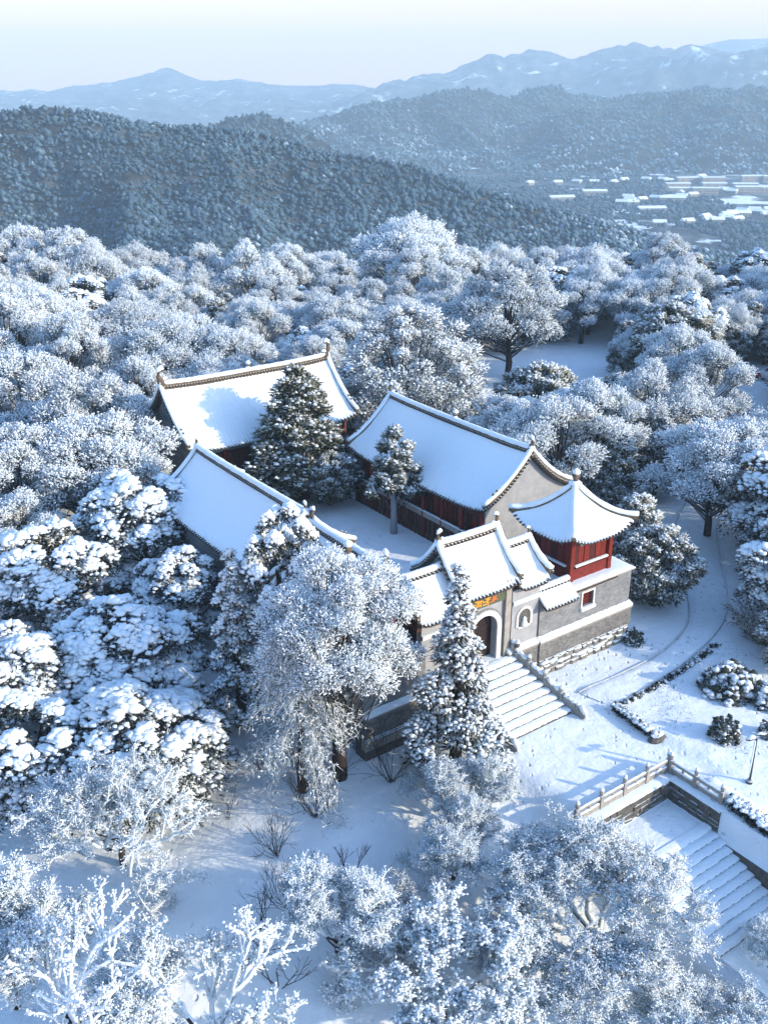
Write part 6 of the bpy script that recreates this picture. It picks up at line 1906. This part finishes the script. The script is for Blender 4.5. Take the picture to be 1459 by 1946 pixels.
# hedges: low clipped rows under snow
def hedge(name, pts, wd, h, n, label, seed, snowy=.7):
    g = np.random.default_rng(seed)
    B = Bits()
    pts = np.array(pts, float)
    d = np.r_[0, np.cumsum(np.hypot(*np.diff(pts, axis=0).T))]
    t = g.uniform(0, d[-1], n)
    uv = np.stack([np.interp(t, d, pts[:, 0]), np.interp(t, d, pts[:, 1])], -1) + g.uniform(-wd, wd, (n, 2)) * .5
    x = uv[:, 0] * BU[0] + uv[:, 1] * BV[0]; y = uv[:, 0] * BU[1] + uv[:, 1] * BV[1]
    z = ground_z(x, y)
    top = g.random(n) < snowy * .6
    P = np.stack([x, y, z + np.where(top, h, h * g.random(n))], -1)
    B.lumps(P[top], .14 * g.uniform(.5, 1.2, top.sum()), g, np.ones(top.sum()), np.full(top.sum(), .3), .6)
    Q = P[~top]; k = len(Q)
    for _ in range(5):
        s = np.clip(.2 + .25 * g.normal(size=k), 0, .8)
        B.spikes(Q + g.normal(size=(k, 3)) * .05, unit(g.normal(size=(k, 3)) + np.array([0, 0, .5])), g.uniform(.10, .24, k), .03, s * .5, s, g)
    o = obj(name, B.mesh(name, M['ever'], True))
    return tag(o, label, 'hedge')
hedge('hedge', [(37.75, 30.3), (37.55, 28.6), (37.45, 27.7)], .35, .38, 520, "low dark hedge with snow along the plaza edge of the lawn", 71, .5)
hedge('hedge', [(37.75, 30.3), (41, 30.4), (44.5, 30.7), (48, 31.3)], .30, .10, 300, "thin low hedge with snow along the path edge of the lawn", 72, .25)
hedge('hedge', [(36.1, 21.4), (36.0, 19.5), (35.8, 17.6), (35.6, 15.5), (35.4, 13.5)], .75, .45, 1500, "dark ragged hedge with snow beside the lower stairs", 73, .55)
m = MB()
pts = []
for t in np.linspace(0, 1, 16):
    x, y = W(36.65 - .15 * t, 23.6 - 6.5 * t)
    pts.append((x + rr.uniform(-.06, .06), y, float(ground_z(x, y)) + .02 + rr.uniform(-.03, .05)))
m.tube(pts, [.1] + [rr.uniform(.42, .58) for _ in range(14)] + [.1], 12, True, .62)
tag(m.build('snow_bank', M['snow'], None, True), "smooth heaped snow bank running down beside the right balustrade", 'snow bank')
# grass tips and fallen twigs pricking through the lawn snow
g = np.random.default_rng(81)
n = 2600
u = g.uniform(37.8, 50, n); v = g.uniform(23, 31.2, n)
keep = (fbm(u * .5, v * .5, 3) > -.05)
u, v = u[keep], v[keep]
x = u * BU[0] + v * BV[0]; y = u * BU[1] + v * BV[1]
B = Bits(); k = len(x)
B.spikes(np.stack([x, y, ground_z(x, y) - .01], -1), unit(g.normal(size=(k, 3)) * .6 + np.array([0, 0, 1.0])), g.uniform(.05, .16, k), .014, .1, .5, g)
tag(obj('lawn_grass', B.mesh('lawn_grass', M['bare'])), "dry grass tips pricking through the lawn snow", None, None, 'stuff')

# ------------------------------------------------------------------ the wood around and behind the temple
def zone(x, y, s):
    r = x / (y + 13)
    side = 'left end' if r < -.20 else 'left middle' if r < -.02 else 'middle' if r < .14 else 'right end'
    big = 'large' if s > 1.08 else 'middling' if s > .93 else 'small'
    if y > 146: return big, 'on the outer rim of the crest, ' + side
    if y > 128: return big, 'just inside the crest of the wood, ' + side
    if x < -18: return big, ('far left of the big hall' if r < -.25 else 'behind the big hall\'s left gable') + (', front rows' if y < 95 else ', back rows')
    if x > 24: return big, 'beyond the winding path' + (', near rows' if y < 90 else ', far rows')
    if y > 98: return big, 'deep in the wood behind the big hall'
    return big, 'close behind the temple roofs'
SHORT = {'F': 'broad frosted tree', 'E': 'snow heaped evergreen', 'J': 'frost dusted juniper'}
for k, rows in FILL.items():
    for x, y, s in rows:
        big, ph = zone(x, y, s)
        plant(k, x, y, s, big + ' ' + SHORT[k[0]] + ' ' + ph, "%s %ss %s" % (big, SHORT[k[0]], ph), tr_.uniform(.85, 1.15))
# the slope goes on below the picture's lower edge, with more frosted trees
for k, (x, y, s) in enumerate([(-9, 19.5, .62), (-2.5, 20, .62), (3.5, 20.5, .62), (9.5, 20.5, .66), (15, 21, .6), (20, 23, .55)]):
    plant(('F0', 'F3', 'F1')[k % 3], x, y, s, "frosted tree on the slope just below the picture's lower edge", "frosted trees below the lower edge")
